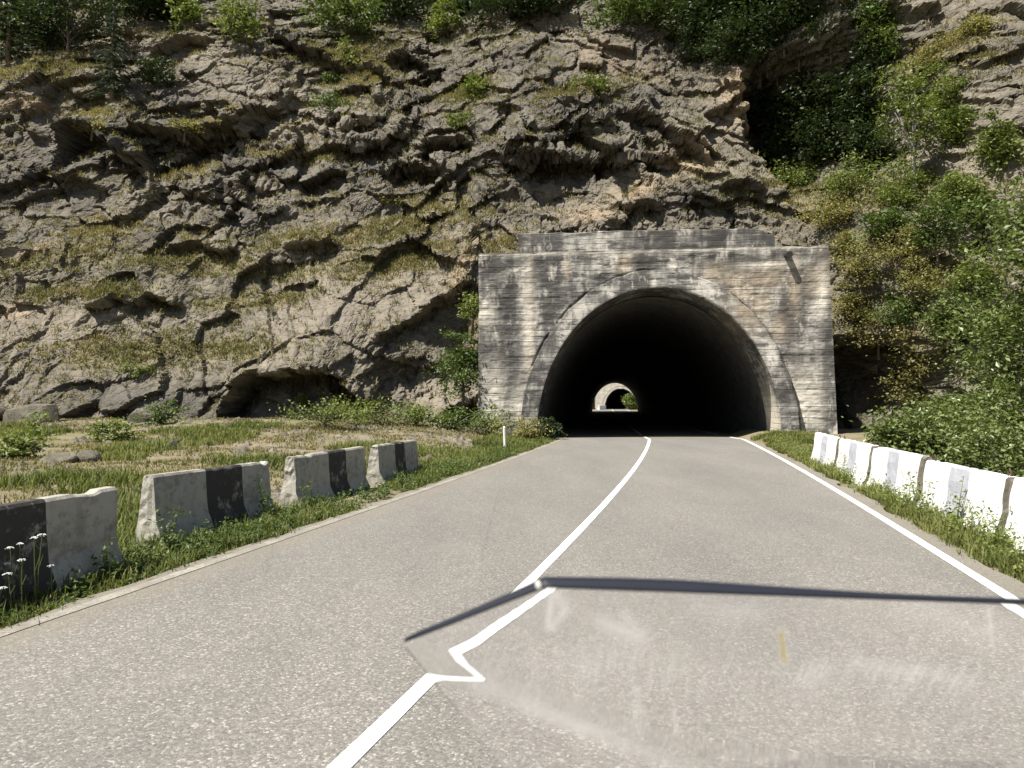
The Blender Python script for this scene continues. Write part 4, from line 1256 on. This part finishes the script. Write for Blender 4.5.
# --- right slope
for i, (px, py, w, h, kind, mat, lf, tr, lab, kw) in enumerate([
        (800, 188, 70, 26, 'round_bush', 'leaf_bright', 3.8, 0, 'sunlit grassy bush on the ledge right above the portal', {}),
        (850, 196, 80, 34, 'round_bush', 'leaf_bright', 3.8, 0, 'sunlit bush in the middle of the ledge under the gully', {}),
        (905, 205, 70, 46, 'round_bush', 'leaf_bright', 4.0, 0, 'sunlit bush at the right end of the ledge under the gully', {}),
        (838, 225, 70, 26, 'round_bush', 'leaf_olive', 3.6, 0, 'olive brown bush hanging just right of the portal top', {}),
        (916, 200, 60, 150, 'slender_tree', 'leaf_bright', 5.0, 0.35, 'slender pale stemmed tree with bright leaves at the gully edge', {'bark': 'bark_pale', 'spread': 0.22}),
        (890, 240, 60, 34, 'round_bush', 'leaf_mid', 4, 0, 'dark green bush below the slender pale tree', {}),
        (870, 285, 60, 44, 'round_bush', 'leaf_olive', 3.6, 0, 'olive brown bush halfway up right of the portal', {}),
        (925, 300, 60, 46, 'round_bush', 'leaf_olive', 3.6, 0, 'mossy rounded bush in the middle of the right slope', {}),
        (880, 345, 70, 44, 'round_bush', 'leaf_olive', 3.6, 0, 'tan bush overhanging the dark hollow beside the portal', {}),
        (935, 375, 80, 56, 'round_bush', 'leaf_olive', 3.8, 0, 'tan bush low on the right slope behind the leafy shrubs', {}),
        (985, 250, 60, 60, 'round_bush', 'leaf_mid', 4.5, 0, 'green bush under the pale rock slab at right', {}),
        (960, 145, 44, 44, 'round_bush', 'leaf_bright', 4.5, 0.1, 'bright bush against the pale rock slab, upper right', {}),
        (1005, 175, 50, 60, 'round_bush', 'leaf_bright', 5, 0.1, 'bright leafy bush at the right edge under the slab', {}),
        (935, 72, 46, 34, 'low_bush', 'leaf_olive', 3.6, 0, 'dry olive bush on the diagonal rock ledge, top right', {}),
        (980, 40, 44, 30, 'low_bush', 'leaf_olive', 3.6, 0, 'dry olive bush in the top right corner', {}),
        (850, 262, 46, 34, 'round_bush', 'leaf_olive', 3.4, 0, 'small olive bush just off the portal right top corner', {}),
        (905, 262, 60, 40, 'round_bush', 'leaf_olive', 3.6, 0, 'olive bush below the dark green one under the slender tree', {}),
        (860, 318, 50, 36, 'round_bush', 'leaf_olive', 3.4, 0, 'tan bush close to the portal right edge, above the hollow', {}),
        (905, 325, 50, 40, 'round_bush', 'leaf_mid', 3.8, 0, 'green bush between the mossy bush and the tan one over the hollow', {}),
        (940, 250, 56, 50, 'round_bush', 'leaf_mid', 4, 0, 'dark green bush right of the olive ones, under the slender tree', {}),
        (965, 215, 50, 50, 'round_bush', 'leaf_bright', 4.4, 0, 'light green bush at the foot of the pale rock slab', {}),
        (920, 400, 60, 44, 'round_bush', 'leaf_olive', 3.6, 0, 'dry tan bush at the lower rim of the dark hollow', {}),
        (975, 300, 56, 50, 'round_bush', 'leaf_bright', 4.4, 0, 'light green bush left of the tree at the right edge', {}),
        (895, 60, 40, 40, 'round_bush', 'leaf_mid', 4.2, 0, 'green bush below the dark block rock at top right', {}),
        (955, 110, 40, 36, 'round_bush', 'leaf_bright', 4.2, 0, 'small light bush on the left edge of the pale slab', {}),
        (960, 335, 60, 54, 'round_bush', 'leaf_glossy', 5, 0, 'glossy green bush between the tan bushes and the right edge', {}),
        ]):
    plant(px, py, w, h, kind, lab, mat, lf, 44, 52, tr, 80 + i, GV, **kw)
# leafy growth nearer, behind the right barriers
for i, (px, py, Yd, rx_, ry_, rz_, lf, mat, lab) in enumerate([
        (905, 455, 19.0, 0.8, 0.7, 0.6, 0.15, 'leaf_glossy', 'low leafy shrub behind the third right barrier'),
        (945, 455, 18.5, 1.2, 0.9, 0.85, 0.15, 'leaf_glossy', 'low leafy shrub behind the fourth right barrier'),
        (1000, 462, 15.5, 1.0, 0.9, 0.8, 0.14, 'leaf_glossy', 'low leafy shrub behind the nearest right barrier'),
        (1000, 440, 19.5, 1.1, 1.0, 1.1, 0.16, 'leaf_glossy', 'tall leafy shrub rising behind the row of low ones at right'),
        (950, 425, 21.5, 0.9, 0.8, 0.85, 0.15, 'leaf_mid', 'leafy shrub in front of the tan slope, left of the tall one')]):
    p = at_depth(px, py, Yd)
    bushy('leafy_shrub', lab, 'bush', (p[0], Yd, float(ground_h(p[0], Yd)) - 0.1), (rx_, ry_, rz_), 60, 62, lf, mat, 0.1, GV, 120 + i)
p = at_depth(1060, 400, 19.0)
bushy('broadleaf_tree', 'tall glossy leaved tree at the right photo edge', 'tree', (p[0], 19.0, 0.0), (1.5, 1.5, 2.6), 110, 60, 0.21, 'leaf_glossy', 2.6, GV, 130, 0.26)
p = at_depth(1015, 420, 21.5)
bushy('broadleaf_tree', 'smaller green tree left of the tall glossy one', 'tree', (p[0], 21.5, 0.0), (1.3, 1.3, 1.9), 80, 65, 0.17, 'leaf_glossy', 1.0, GV, 131, 0.26)
# bush in the gap by the second mouth
p = P2 + AX * (-3.5) + UX * 3.4
bushy('leafy_bush', 'green bush in front of the far tunnel mouth', 'bush', (p[0], p[1], zb - .05), (2.2, 1.5, 2.3), 50, 50, 0.55, 'leaf_bright', 0.2, None, 140)
for i, (u, s, lab) in enumerate([(-5.6, -6.0, 'white block left of the far tunnel mouth'), (1.6, -2.0, 'white block before the far tunnel mouth, beside the bush')]):
    p = P2 + AX * s + UX * u
    me = barrier_mesh('concrete_barrier', (4.2, 2.2)[i], (1.1, .75)[i], 0.4, 0.6, np.array([50.0, 51.0]), [M['b_white_new'], M['b_grey_new']], 130 + i)
    o = bpy.data.objects.new('concrete_barrier', me); COL.objects.link(o)
    o.location = (p[0], p[1], zb - 0.02); o.rotation_euler = (0, 0, R((-30, -75)[i]))
    tag(o, lab, 'barrier', 'white blocks near the far tunnel')

# ------------------------------------------------------------------ grass and weeds (stuff)
def blades(base, h, w, lean=0.5, rng=RNG):
    n = len(base)
    a = rng.uniform(0, 2 * math.pi, n)
    d = np.stack([np.cos(a), np.sin(a), np.zeros(n)], 1)
    s = np.stack([-np.sin(a), np.cos(a), np.zeros(n)], 1)
    hh = (h * rng.uniform(0.5, 1.35, n))[:, None]
    ww = np.broadcast_to(np.asarray(w, float), (n,))[:, None] * 0.5
    ln = (lean * rng.uniform(0.1, 1.3, n))[:, None]
    mid = base + d * hh * ln * 0.35; mid[:, 2] += hh[:, 0] * 0.6
    tip = base + d * hh * ln; tip[:, 2] += hh[:, 0] * (1 - 0.3 * ln[:, 0] ** 2)
    v = np.stack([base - s * ww, base + s * ww, mid + s * ww * 0.7, tip, mid - s * ww * 0.7], 1)
    return v


def blades_obj(name, v, shade, mat, label):
    n = len(v)
    k = np.arange(n)[:, None] * 5
    q = np.concatenate([k + [0, 1, 2, 4]], 1)
    tr = k + [4, 2, 3, 3]
    # quads + tip triangles written as quads with a repeated corner would be degenerate: use tri split
    f = np.concatenate([k + [0, 1, 2], k + [0, 2, 4], k + [4, 2, 3]], 0)
    o = mesh_np(name, v.reshape(-1, 3), f, mat, attrs={'shade': np.repeat(np.clip(shade, 0, 1), 5)})
    return tag(o, label, kind='stuff')


# cliff grass: on flatter, mossy places
w_moss = np.clip(moss * 1.1 + 0.14 + 0.25 * fbm(XX * 0.5, ZZ * 0.5, 4, 141), 0, 1.3)
pr = np.clip(NRM[..., 2] - 0.30, 0, 1) * w_moss
nearP = (np.abs((XX - P0[0]) * UX[0] + (YYf - P0[1]) * UX[1]) < 6.9) & (ZZ < 7.6)
vis = ~nearP & (XX > -36) & (XX < 26) & (ZZ > 0) & (ZZ < 29)
pr = np.where(vis, pr, 0) ** 1.3
flat = pr.ravel() / pr.sum()
NT_ = 24000
idx = RNG.choice(flat.size, NT_, p=flat)
ctr = np.stack([XX.ravel()[idx], YYf.ravel()[idx], ZZ.ravel()[idx]], 1)
rep = 7
b = np.repeat(ctr, rep, 0) + RNG.normal(size=(NT_ * rep, 3)) * [0.10, 0.08, 0.02]
hs = np.repeat(RNG.uniform(0.07, 0.25, NT_), rep)
v = blades(b, hs, 0.04, 1.3)
green = fbm(ctr[:, 0] * 0.3, ctr[:, 2] * 0.3, 3, 151)
blades_obj('cliff_grass', v, np.repeat(np.clip(0.55 - 0.5 * green + RNG.normal(0, .18, NT_), 0, 1), rep) + RNG.normal(0, .1, NT_ * rep), M['grass_dry'], 'dry grass tufts on the cliff ledges')

# verge left: between barriers and cliff
def scatter(n, x0, x1, y0, y1, test, power=0.0, rng=RNG):
    out = []
    while sum(map(len, out)) < n:
        x = rng.uniform(x0, x1, n * 3); y = y0 + (y1 - y0) * rng.uniform(0, 1, n * 3) ** (1 + power)
        k = test(x, y)
        out.append(np.stack([x[k], y[k]], 1))
    return np.concatenate(out)[:n]


def dl(x, y): return line_x(cL, -0.15, y) - x
def dr(x, y): return x - line_x(cR, 0.27, y)


def with_h(p, dz=-0.01):
    return np.stack([p[:, 0], p[:, 1], ground_h(p[:, 0], p[:, 1]) + dz], 1)


def tuft_field(name, pts, rep, hmin, hmax, wd, mat, label, sh0=0.5, spread=0.06, lean=0.7, far=True):
    n = len(pts)
    b3 = np.repeat(with_h(pts), rep, 0)
    b3[:, :2] += RNG.normal(size=(n * rep, 2)) * spread
    hs = np.repeat(RNG.uniform(hmin, hmax, n), rep)
    w = wd * (np.maximum(b3[:, 1], 5) / 10) ** 0.5 if far else wd
    v = blades(b3, hs, w, lean)
    sh = np.repeat(sh0 + 0.35 * fbm(pts[:, 0] * 0.8, pts[:, 1] * 0.8, 3, 161) + RNG.normal(0, 0.14, n), rep) + RNG.normal(0, 0.1, n * rep)
    return blades_obj(name, v, sh, mat, label)


pts = scatter(13500, -24, 3, 1, 30.5, lambda x, y: (dl(x, y) > 1.3) & (vnoise(x * 0.6, y * 0.6, 5) + 0.5 * vnoise(x * 2.2, y * 2.2, 25) > 0.66) & (x > -0.8 * y - 5))
tuft_field('dry_grass', pts, 6, 0.03, 0.11, 0.02, M['grass_dry'], 'short dry grass between the left barriers and the cliff', 0.62, 0.10)
pts = scatter(4600, -20, 3, 6, 29.5, lambda x, y: (dl(x, y) > 0.9) & (vnoise(x * 0.45 + 9, y * 0.45, 6) + 0.35 * sstep(6, 0, dl(x, y)) * sstep(12, 20, y) > 0.72) & (x > -0.8 * y - 1.5))
tuft_field('green_grass', pts, 9, 0.05, 0.24, 0.022, M['grass_green'], 'patches of fresh green grass on the left verge', 0.5, 0.10)
# strip between left road edge and barriers, on to the portal
pts = scatter(5600, -6, 3, 1.5, 29.0, lambda x, y: (vnoise(x * 1.6, y * 1.1, 44) + 0.4 * (y > 15) > 0.42) & (dl(x, y) > -0.06 + 0.10 * vnoise(x * 3, y * 3, 8)) & (dl(x, y) < 1.3 + 0.05 * np.maximum(y - 14, 0)), 0.25)
tuft_field('roadside_grass', pts, 8, 0.04, 0.17, 0.016, M['grass_green'], 'low green grass along the left road edge', 0.45, 0.05)
pts = scatter(6600, 2, 12, 1.5, 28.6, lambda x, y: (vnoise(x * 1.6, y * 1.1, 45) > 0.36) & (dr(x, y) > -0.02 + 0.2 * vnoise(x * 2, y * 2, 9)) & (dr(x, y) < 0.62 + 1.9 * (y > 18.2)), 0.3)
tuft_field('roadside_grass', pts, 8, 0.05, 0.22, 0.016, M['grass_green'], 'bright green grass along the right road edge', 0.62, 0.05)


pts = scatter(3500, 3, 22, 1, 22, lambda x, y: (dr(x, y) > 1.2) & (vnoise(x * 0.7, y * 0.7, 51) > 0.35))
tuft_field('dry_grass', pts, 7, 0.05, 0.22, 0.03, M['grass_dry'], 'dry grass on the bank behind the right barriers', 0.4, 0.12)


def weed_points(pts, hmin, hmax, rng, leafs=26, leaf=0.05):
    """upright leafy weeds: leaf centres, sizes"""
    c = []; sz = []; stems = []
    for (x, y) in pts:
        h = rng.uniform(hmin, hmax); z0 = float(ground_h(x, y))
        ns = rng.integers(2, 5)
        for k in range(ns):
            a = rng.uniform(0, 6.283); ln = rng.uniform(0.05, 0.35)
            hh = h * rng.uniform(0.6, 1.1)
            n = int(leafs * rng.uniform(.6, 1.2) / 2)
            t = rng.uniform(0.1, 1, n)
            q = np.stack([x + np.cos(a) * ln * hh * t ** 1.4, y + np.sin(a) * ln * hh * t ** 1.4, z0 + hh * t], 1)
            stems.append((q[0] * 0 + [x, y, z0], [x + math.cos(a) * ln * hh, y + math.sin(a) * ln * hh, z0 + hh]))
            off = rng.normal(size=(n, 3)) * [leaf * 0.8, leaf * 0.8, leaf * .3]
            c.append(q + off); sz.append(np.full(n, leaf) * (1.25 - 0.5 * t))
    return np.concatenate(c), np.concatenate(sz), stems


rng = np.random.default_rng(77)
def lf_strip(n, d0_, d1_, y0, y1, side):
    y = y0 + (y1 - y0) * rng.uniform(0, 1, n) ** 1.35
    d = rng.uniform(d0_, d1_, n)
    x = line_x(cL, -0.15, y) - d if side < 0 else line_x(cR, 0.27, y) + d
    return np.stack([x, y], 1)


def weed_mass(name, pts, hmin, hmax, mat, label, leaf):
    c, sz, stems = weed_points(pts, hmin, hmax, rng, 26, leaf)
    v, f, sh = leaves_mesh(c, 1.0, 0.5, 0.5, rng)
    # rescale each leaf about its centre
    v = v.reshape(-1, 4, 3); v = c[:, None, :] + (v - c[:, None, :]) * sz[:, None, None]
    o = mesh_np(name, v.reshape(-1, 3), f, M[mat], attrs={'shade': sh})
    return tag(o, label, kind='stuff')


weed_mass('roadside_weeds', lf_strip(420, 0.06, 0.85, 3.8, 20, -1), 0.06, 0.24, 'leaf_mid', 'leafy weeds at the foot of the left barriers', 0.055)
weed_mass('roadside_weeds', lf_strip(420, 0.14, 0.66, 5.0, 25, 1), 0.10, 0.42, 'leaf_bright', 'leafy weeds at the foot of the right barriers', 0.055)


def tall_weed(px, py, Yd, h, label, mat='leaf_bright', n=60, leaf=0.06):
    p = at_depth(px, py, Yd); x, y = p[0], Yd
    c, sz, stems = weed_points([(0, 0)], h, h * 1.05, rng, n, leaf)
    z0 = float(ground_h(x, y)); c = c - [0, 0, float(ground_h(0.0, 0.0))]
    t = empty('tall_weed', (x, y, z0)); tag(t, label, 'weed', 'tall weeds in front of the barriers')
    v, f, sh = leaves_mesh(c, 1.0, 0.4, 0.5, rng)
    v = v.reshape(-1, 4, 3); v = c[:, None, :] + (v - c[:, None, :]) * sz[:, None, None]
    mesh_np('leaves', v.reshape(-1, 3), f, M[mat], parent=t, attrs={'shade': sh})
    mb = MB(); g0 = float(ground_h(0.0, 0.0))
    for a, b_ in stems: mb.tube([np.array(a) - [0, 0, g0 + .02], np.array(b_) - [0, 0, g0]], [0.006, 0.003], 4)
    mb.build('stem', mat_stem, t)


mat_stem = mat_simple('weed_stem', (0.10, 0.13, 0.04), 0.8, 20, 0.2, 0.1)
tall_weed(168, 545, 7.35, 0.55, 'tall leafy weed at the bright end face of the second left barrier', 'leaf_mid')
tall_weed(268, 512, 9.3, 0.50, 'tall leafy weed by the far end of the second left barrier', 'leaf_mid')
tall_weed(309, 505, 10.1, 0.45, 'leafy weed at the near end of the third left barrier', 'leaf_mid')
tall_weed(400, 486, 12.6, 0.45, 'leafy weed in front of the farthest left barrier', 'leaf_mid')
tall_weed(110, 575, 6.2, 0.40, 'leafy weed before the white part of the nearest left barrier', 'leaf_mid')
tall_weed(922, 530, 9.2, 0.62, 'tallest bright weed, in front of the fourth right barrier', n=90)
tall_weed(955, 540, 8.6, 0.55, 'bright bushy weed just right of the tallest one', n=90)
tall_weed(905, 520, 9.9, 0.42, 'bright weed at the joint of the third and fourth right barriers')
tall_weed(848, 478, 14.6, 0.40, 'small bright weed before the second right barrier')
tall_weed(1000, 560, 7.3, 0.38, 'bright weed before the nearest right barrier')

# white umbel flowers, near left
fl = [(10, 548, 5.4), (22, 560, 5.35), (34, 538, 5.5), (42, 535, 5.55), (20, 544, 5.5), (8, 574, 5.3), (7, 564, 5.4), (51, 566, 5.6), (2, 588, 5.25)]
fl_lab = ['white wildflower with a flat head, upper left of its group by the nearest barrier', 'largest white wildflower head, lying low at the middle of its group', 'white wildflower second highest against the black barrier stripe',
          'highest white wildflower, rightmost of the top pair', 'white wildflower just under the top pair', 'small white wildflower low at the photo left edge', 'small white wildflower between its neighbours at the left edge',
          'white wildflower standing alone at the right of its group', 'lowest white wildflower at the photo left edge']
for (px, py, Yd), lab in zip(fl, fl_lab):
    p = at_depth(px, py, Yd)
    gz = float(ground_h(p[0], Yd))
    t = empty('wildflower', (p[0], Yd, gz)); tag(t, lab, 'flower', 'white wildflowers by the nearest left barrier')
    h = p[2] - gz
    mb = MB(); bx = random.uniform(-.06, .06)
    mb.tube([(bx, 0.03, -0.02), (bx * .6, 0.01, h * .5), (0, 0, h)], [0.005, 0.004, 0.003], 5)
    mb.tube([(bx * .6, 0.01, h * .5), (bx * .6 + .04, 0.0, h * .72)], [0.003, 0.002], 4)
    mb.build('stem', mat_stem, t)
    mb = MB()
    r_ = random.uniform(0.022, 0.034)
    for k in range(34):
        a = random.uniform(0, 6.283); q = r_ * math.sqrt(random.random())
        zc_ = h + 0.006 - 0.35 * q * q / r_ + random.uniform(0, .003)
        s_ = 0.0045
        x_, y_ = q * math.cos(a), q * math.sin(a)
        mb.add([(x_ - s_, y_, zc_), (x_, y_ - s_, zc_ + .001), (x_ + s_, y_, zc_), (x_, y_ + s_, zc_ + .001), (x_, y_, zc_ + .004)], [(0, 1, 4), (1, 2, 4), (2, 3, 4), (3, 0, 4), (3, 2, 1, 0)])
    mb.build('flower_head', M['petal'], t)

# ------------------------------------------------------------------ stones
def stone(loc, s, seed, mat='stone'):
    bm = bmesh.new()
    bmesh.ops.create_icosphere(bm, subdivisions=3, radius=1.0)
    rg = np.random.default_rng(seed)
    pl = rg.normal(size=(14, 3)); pl /= np.linalg.norm(pl, axis=1, keepdims=True); dd = rg.uniform(0.55, 0.95, 14)
    for v in bm.verts:
        p = np.array(v.co)
        for n_, d_ in zip(pl, dd):
            e = p @ n_ - d_
            if e > 0: p = p - n_ * e * 0.92
        v.co = Vector(p * np.array(s))
    me = bpy.data.meshes.new('boulder'); bm.to_mesh(me); bm.free()
    me.materials.append(M[mat])
    o = bpy.data.objects.new('boulder', me); COL.objects.link(o)
    o.location = loc; o.rotation_euler = (rg.uniform(-.3, .3), rg.uniform(-.3, .3), rg.uniform(0, 6))
    return o


for i, (px, py, Yd, s, lab) in enumerate([
        (172, 466, 18.5, (0.32, 0.25, 0.18), 'dark boulder in the dry verge above the second left barrier'),
        (88, 484, 16.0, (0.40, 0.3, 0.22), 'pale boulder behind the white part of the nearest left barrier'),
        (60, 488, 15.5, (0.45, 0.3, 0.18), 'flat dark boulder left of the pale one behind the nearest barrier'),
        (140, 428, 28.5, (0.9, 0.7, 0.55), 'rounded boulder at the cliff foot under the yellow green bush'),
        (35, 428, 28.0, (1.3, 0.8, 0.6), 'long grey boulder at the cliff foot in the far left')]):
    p = at_depth(px, py, Yd)
    if i < 5: z_ = float(ground_h(p[0], Yd)) + s[2] * 0.3
    else:
        p = cliff_point(px, py); z_ = p[2]; Yd = p[1] - 0.1
    tag(stone((p[0], Yd, z_), s, 300 + i), lab, 'boulder', 'boulders at the foot of the cliff')
# rubble scattered at the rock foot and over the verge
sv = []; sf = []; n0 = 0
pts = scatter(2600, -24, 0, 9, 31, lambda x, y: (dl(x, y) > 1.2) & (vnoise(x * 0.5 + 3, y * 0.5, 12) + 0.02 * (y - 18) > 0.52) & (x > -0.8 * y - 1.5))
for (x, y) in pts:
    s = 0.025 + 0.15 * random.random() ** 2.5
    z_ = float(ground_h(x, y))
    q = np.array([(1, 0, 0), (.3, .9, 0), (-.8, .6, 0), (-.9, -.5, 0), (.2, -1, 0), (.3, .1, .7), (-.3, -.1, .8)]) * RNG.uniform(.7, 1.2, (7, 3)) * s * [1.2, 1, .9]
    a = random.uniform(0, 6.28); ca, sa = math.cos(a), math.sin(a)
    q = q @ np.array([[ca, sa, 0], [-sa, ca, 0], [0, 0, 1]])
    sv.append(q + [x, y, z_ - 0.01])
    sf += [(n0 + i_, n0 + j_, n0 + k_) for i_, j_, k_ in ((0, 1, 5), (1, 2, 6), (1, 6, 5), (2, 3, 6), (3, 4, 6), (4, 5, 6), (4, 0, 5))]
    n0 += 7
tag(mesh_np('rubble', np.concatenate(sv), sf, M['stone']), 'broken stones scattered at the cliff foot', kind='stuff')

# ------------------------------------------------------------------ windscreen of the motorcycle the picture is taken from
WT = R(40)                       # lean of the screen
WY = 0.56


def on_screen(px, py):
    d = ray(px, py)
    # plane through (0, WY, zt) leaning towards the rider at the top
    zt = at_depth(512, 600, WY)[2]
    n = np.array([0, -math.cos(WT), -math.sin(WT)])
    q = np.array([0, WY, zt])
    o = np.array([0, 0, CAM_Z])
    t_ = (n @ (q - o)) / (n @ d)
    return o + d * t_


def y_top(x): return np.interp(x, [405, 545, 1024, 1200], [641, 586, 603, 611])
def y_bot(x): return np.interp(x, [405, 512, 640], [647, 778, 940])
def y_crease(x): return np.interp(x, [405, 437, 485, 680, 900, 1200], [665, 680, 697, 768, 800, 830])


gxs = np.concatenate([[405.0], np.linspace(406, 1190, 330)])
gts = np.linspace(0, 1, 150)
front = np.zeros((len(gxs), len(gts), 3)); back = np.zeros_like(front)
nvec = np.array([0, -math.cos(WT), -math.sin(WT)])
MMPX = WY / F
for i, xq in enumerate(gxs):
    yt, yb = float(y_top(xq)), float(min(y_bot(xq), 900))
    yv = yt + (yb - yt) * gts
    # pixels of downward shift of the scene wanted at each height (moulded lens of the screen)
    dc = y_crease(xq) - yv
    fade = 1 - 0.75 * float(sstep(540, 800, xq))
    fu = 1 - 0.88 * float(sstep(600, 950, xq))
    Dp = np.interp(dc, [-3, 2, 15, 24, 32, 48, 75, 126, 200], [0, 8 * fade, 80 * fade, 20 * fade, -4, 8 * fu, 17 * fu, 40 * fu, 42 * fu])
    # thickness grows upwards where the scene is to shift down
    dtp = 0.88 * Dp / F / 0.49 * MMPX
    th = np.zeros(len(yv))
    step = np.diff(yv)
    acc = np.cumsum((dtp[:-1] + dtp[1:]) / 2 * step)
    th = 0.0025 + (acc[-1] - np.concatenate([[0], acc]))
    for j, yq in enumerate(yv):
        p = on_screen(xq, yq)
        back[i, j] = p - nvec * 0.0
        front[i, j] = p - nvec * th[j]
nx_, nt_ = len(gxs), len(gts)
# scuffs, wiped streaks and a dried splash on the screen
SPX = np.repeat(gxs[:, None], nt_, 1)
SPY = np.array([[float(y_top(x_)) + (float(min(y_bot(x_), 900)) - float(y_top(x_))) * g_ for g_ in gts] for x_ in gxs])


def seg(ax, ay, bx, by, w_):
    vx, vy = bx - ax, by - ay
    t_ = np.clip(((SPX - ax) * vx + (SPY - ay) * vy) / (vx * vx + vy * vy), 0, 1)
    return np.exp(-((SPX - ax - t_ * vx) ** 2 + (SPY - ay - t_ * vy) ** 2) / (w_ * w_))


scuff = np.zeros_like(SPX)
for a_ in [(553, 592, 548, 630, 4, .55), (553, 594, 566, 612, 5, .5), (566, 612, 552, 630, 4, .5), (600, 625, 640, 640, 8, .4), (625, 618, 636, 634, 6, .35), (990, 612, 994, 655, 3, .5),
           (480, 686, 690, 775, 11, .34), (637, 690, 640, 740, 5, .25), (674, 705, 676, 735, 2, .4), (860, 665, 960, 680, 8, .25), (700, 610, 760, 618, 10, .18), (900, 600, 1000, 640, 14, .14)]:
    scuff = np.maximum(scuff, seg(*a_[:5]) * a_[5])
streak = 0.5 * np.exp(-((SPY - (662 + 0.045 * (SPX - 500))) / 20.0) ** 2) * sstep(480, 520, SPX) * 0.6 * (0.5 + 0.5 * sstep(0.3, 0.7, vnoise(SPX / 40, SPY / 400, 6)))
yellow = seg(782, 636, 785, 662, 4)
vv = np.concatenate([back.reshape(-1, 3), front.reshape(-1, 3)])
fb = grid_faces(nx_, nt_, True); ff = grid_faces(nx_, nt_) + nx_ * nt_
rim = []
def idx_(i, j): return i * nt_ + j
per = [idx_(i, 0) for i in range(nx_)] + [idx_(nx_ - 1, j) for j in range(1, nt_)] + [idx_(i, nt_ - 1) for i in range(nx_ - 2, -1, -1)] + [idx_(0, j) for j in range(nt_ - 2, 0, -1)]
for a, b_ in zip(per, per[1:] + per[:1]): rim.append((a, b_, b_ + nx_ * nt_, a + nx_ * nt_))


def mat_screen():
    t = NT('scuffed_acrylic')
    g = t.n('ShaderNodeBsdfPrincipled')
    g.inputs['Base Color'].default_value = (0.995, 0.985, 0.98, 1)
    g.inputs['Transmission Weight'].default_value = 1.0
    g.inputs['Roughness'].default_value = 0.0
    g.inputs['IOR'].default_value = 1.49
    df = t.n('ShaderNodeBsdfTranslucent')
    t.lk(t.mix(t.attr('yellow'), (0.86, 0.83, 0.80), (0.55, 0.42, 0.12)), df.inputs['Color'])
    c = t.co()
    st = t.noise(t.co((60, 8, 8)), 1.0, 5, 0.7)
    hz = t.noise(c, 9, 5, 0.65)
    sp = t.noise(c, 140, 3, 0.6)
    f = t.math('MULTIPLY', t.ramp(st, [(0.45, 0.1), (0.75, 1.0)]), t.ramp(hz, [(0.4, 0.03), (0.75, 0.16)]))
    f = t.math('ADD', f, t.ramp(sp, [(0.72, 0.0), (0.78, 0.12)]))
    strk = t.noise(t.co((150, 6, 6)), 1.0, 4, 0.7)
    f = t.math('ADD', f, t.math('MULTIPLY', t.attr('streak'), t.ramp(strk, [(0.45, 0.05), (0.62, 0.9)])))
    f = t.math('ADD', f, t.math('MULTIPLY', t.attr('scuff'), t.ramp(hz, [(0.35, 0.4), (0.65, 1.0)])))
    f = t.math('ADD', f, t.math('MULTIPLY', t.attr('yellow'), 0.5))
    f = t.math('MULTIPLY', t.math('ADD', f, 0.09, clamp=True), t.attr('dust'))
    mx = t.n('ShaderNodeMixShader'); t.lk(f, mx.inputs[0]); t.lk(g.outputs[0], mx.inputs[1]); t.lk(df.outputs[0], mx.inputs[2])
    return t.done(mx.outputs[0])


ws = empty('windscreen', tuple(on_screen(800, 890)))
tag(ws, 'clear scuffed windscreen with dark top edge in the right foreground', 'windscreen')
org = np.array(ws.location)
scr = mesh_np('screen_panel', vv - org, np.concatenate([fb, ff, np.array(rim)]), [mat_screen(), M['trim']], parent=ws, smooth=True, attrs={k_: np.concatenate([0 * a_.ravel(), a_.ravel()]) for k_, a_ in (('scuff', scuff), ('streak', streak), ('yellow', yellow), ('dust', 1 + 0 * scuff))},
              midx=[0] * (len(fb) + len(ff)) + [1] * len(rim))
mb = MB()
pts = [on_screen(x_, float(y_top(x_))) - org + np.array([0, -0.001, 0.0005]) for x_ in [405, 440, 480, 515, 538, 545, 553, 600, 700, 800, 900, 1024, 1110, 1190]]
mb.tube(pts, [0.0013] + [0.0017] * 13, 8)
mb.build('edge_trim', M['trim'], ws, True)
mb = MB()
q = on_screen(538, 584) - org
mb.tube([q + [0, -0.005, 0], q + [0, 0.001, 0]], 0.0022, 8)
mb.build('rivet', M['post'], ws)

# ------------------------------------------------------------------ light
SUN = Vector((-0.42, -0.31, 0.85)).normalized()
sd = bpy.data.lights.new('sun', 'SUN'); sd.energy = 5.0; sd.angle = R(0.5); sd.color = (1.0, 0.955, 0.88)
so = bpy.data.objects.new('sun', sd); COL.objects.link(so)
so.rotation_euler = (-SUN).to_track_quat('-Z', 'Y').to_euler()
so.location = (-20, -20, 60)
w = bpy.data.worlds.new('World'); SC.world = w; w.use_nodes = True
nt = w.node_tree
bg = nt.nodes['Background']
sky = nt.nodes.new('ShaderNodeTexSky'); sky.sky_type = 'NISHITA'; sky.sun_disc = False
sky.sun_elevation = math.asin(SUN.z); sky.sun_rotation = math.atan2(SUN.x, SUN.y)
nt.links.new(sky.outputs[0], bg.inputs['Color']); bg.inputs['Strength'].default_value = 0.05

SC.view_settings.view_transform = 'Standard'
SC.view_settings.look = 'None'
SC.view_settings.exposure = 1.0
SC.view_settings.gamma = 1.0
SC.render.engine = 'CYCLES'
SC.cycles.max_bounces = 8
SC.cycles.diffuse_bounces = 3
SC.cycles.transparent_max_bounces = 8
SC.cycles.caustics_refractive = False
SC.cycles.use_denoising = True
SC.cycles.sample_clamp_indirect = 6.0
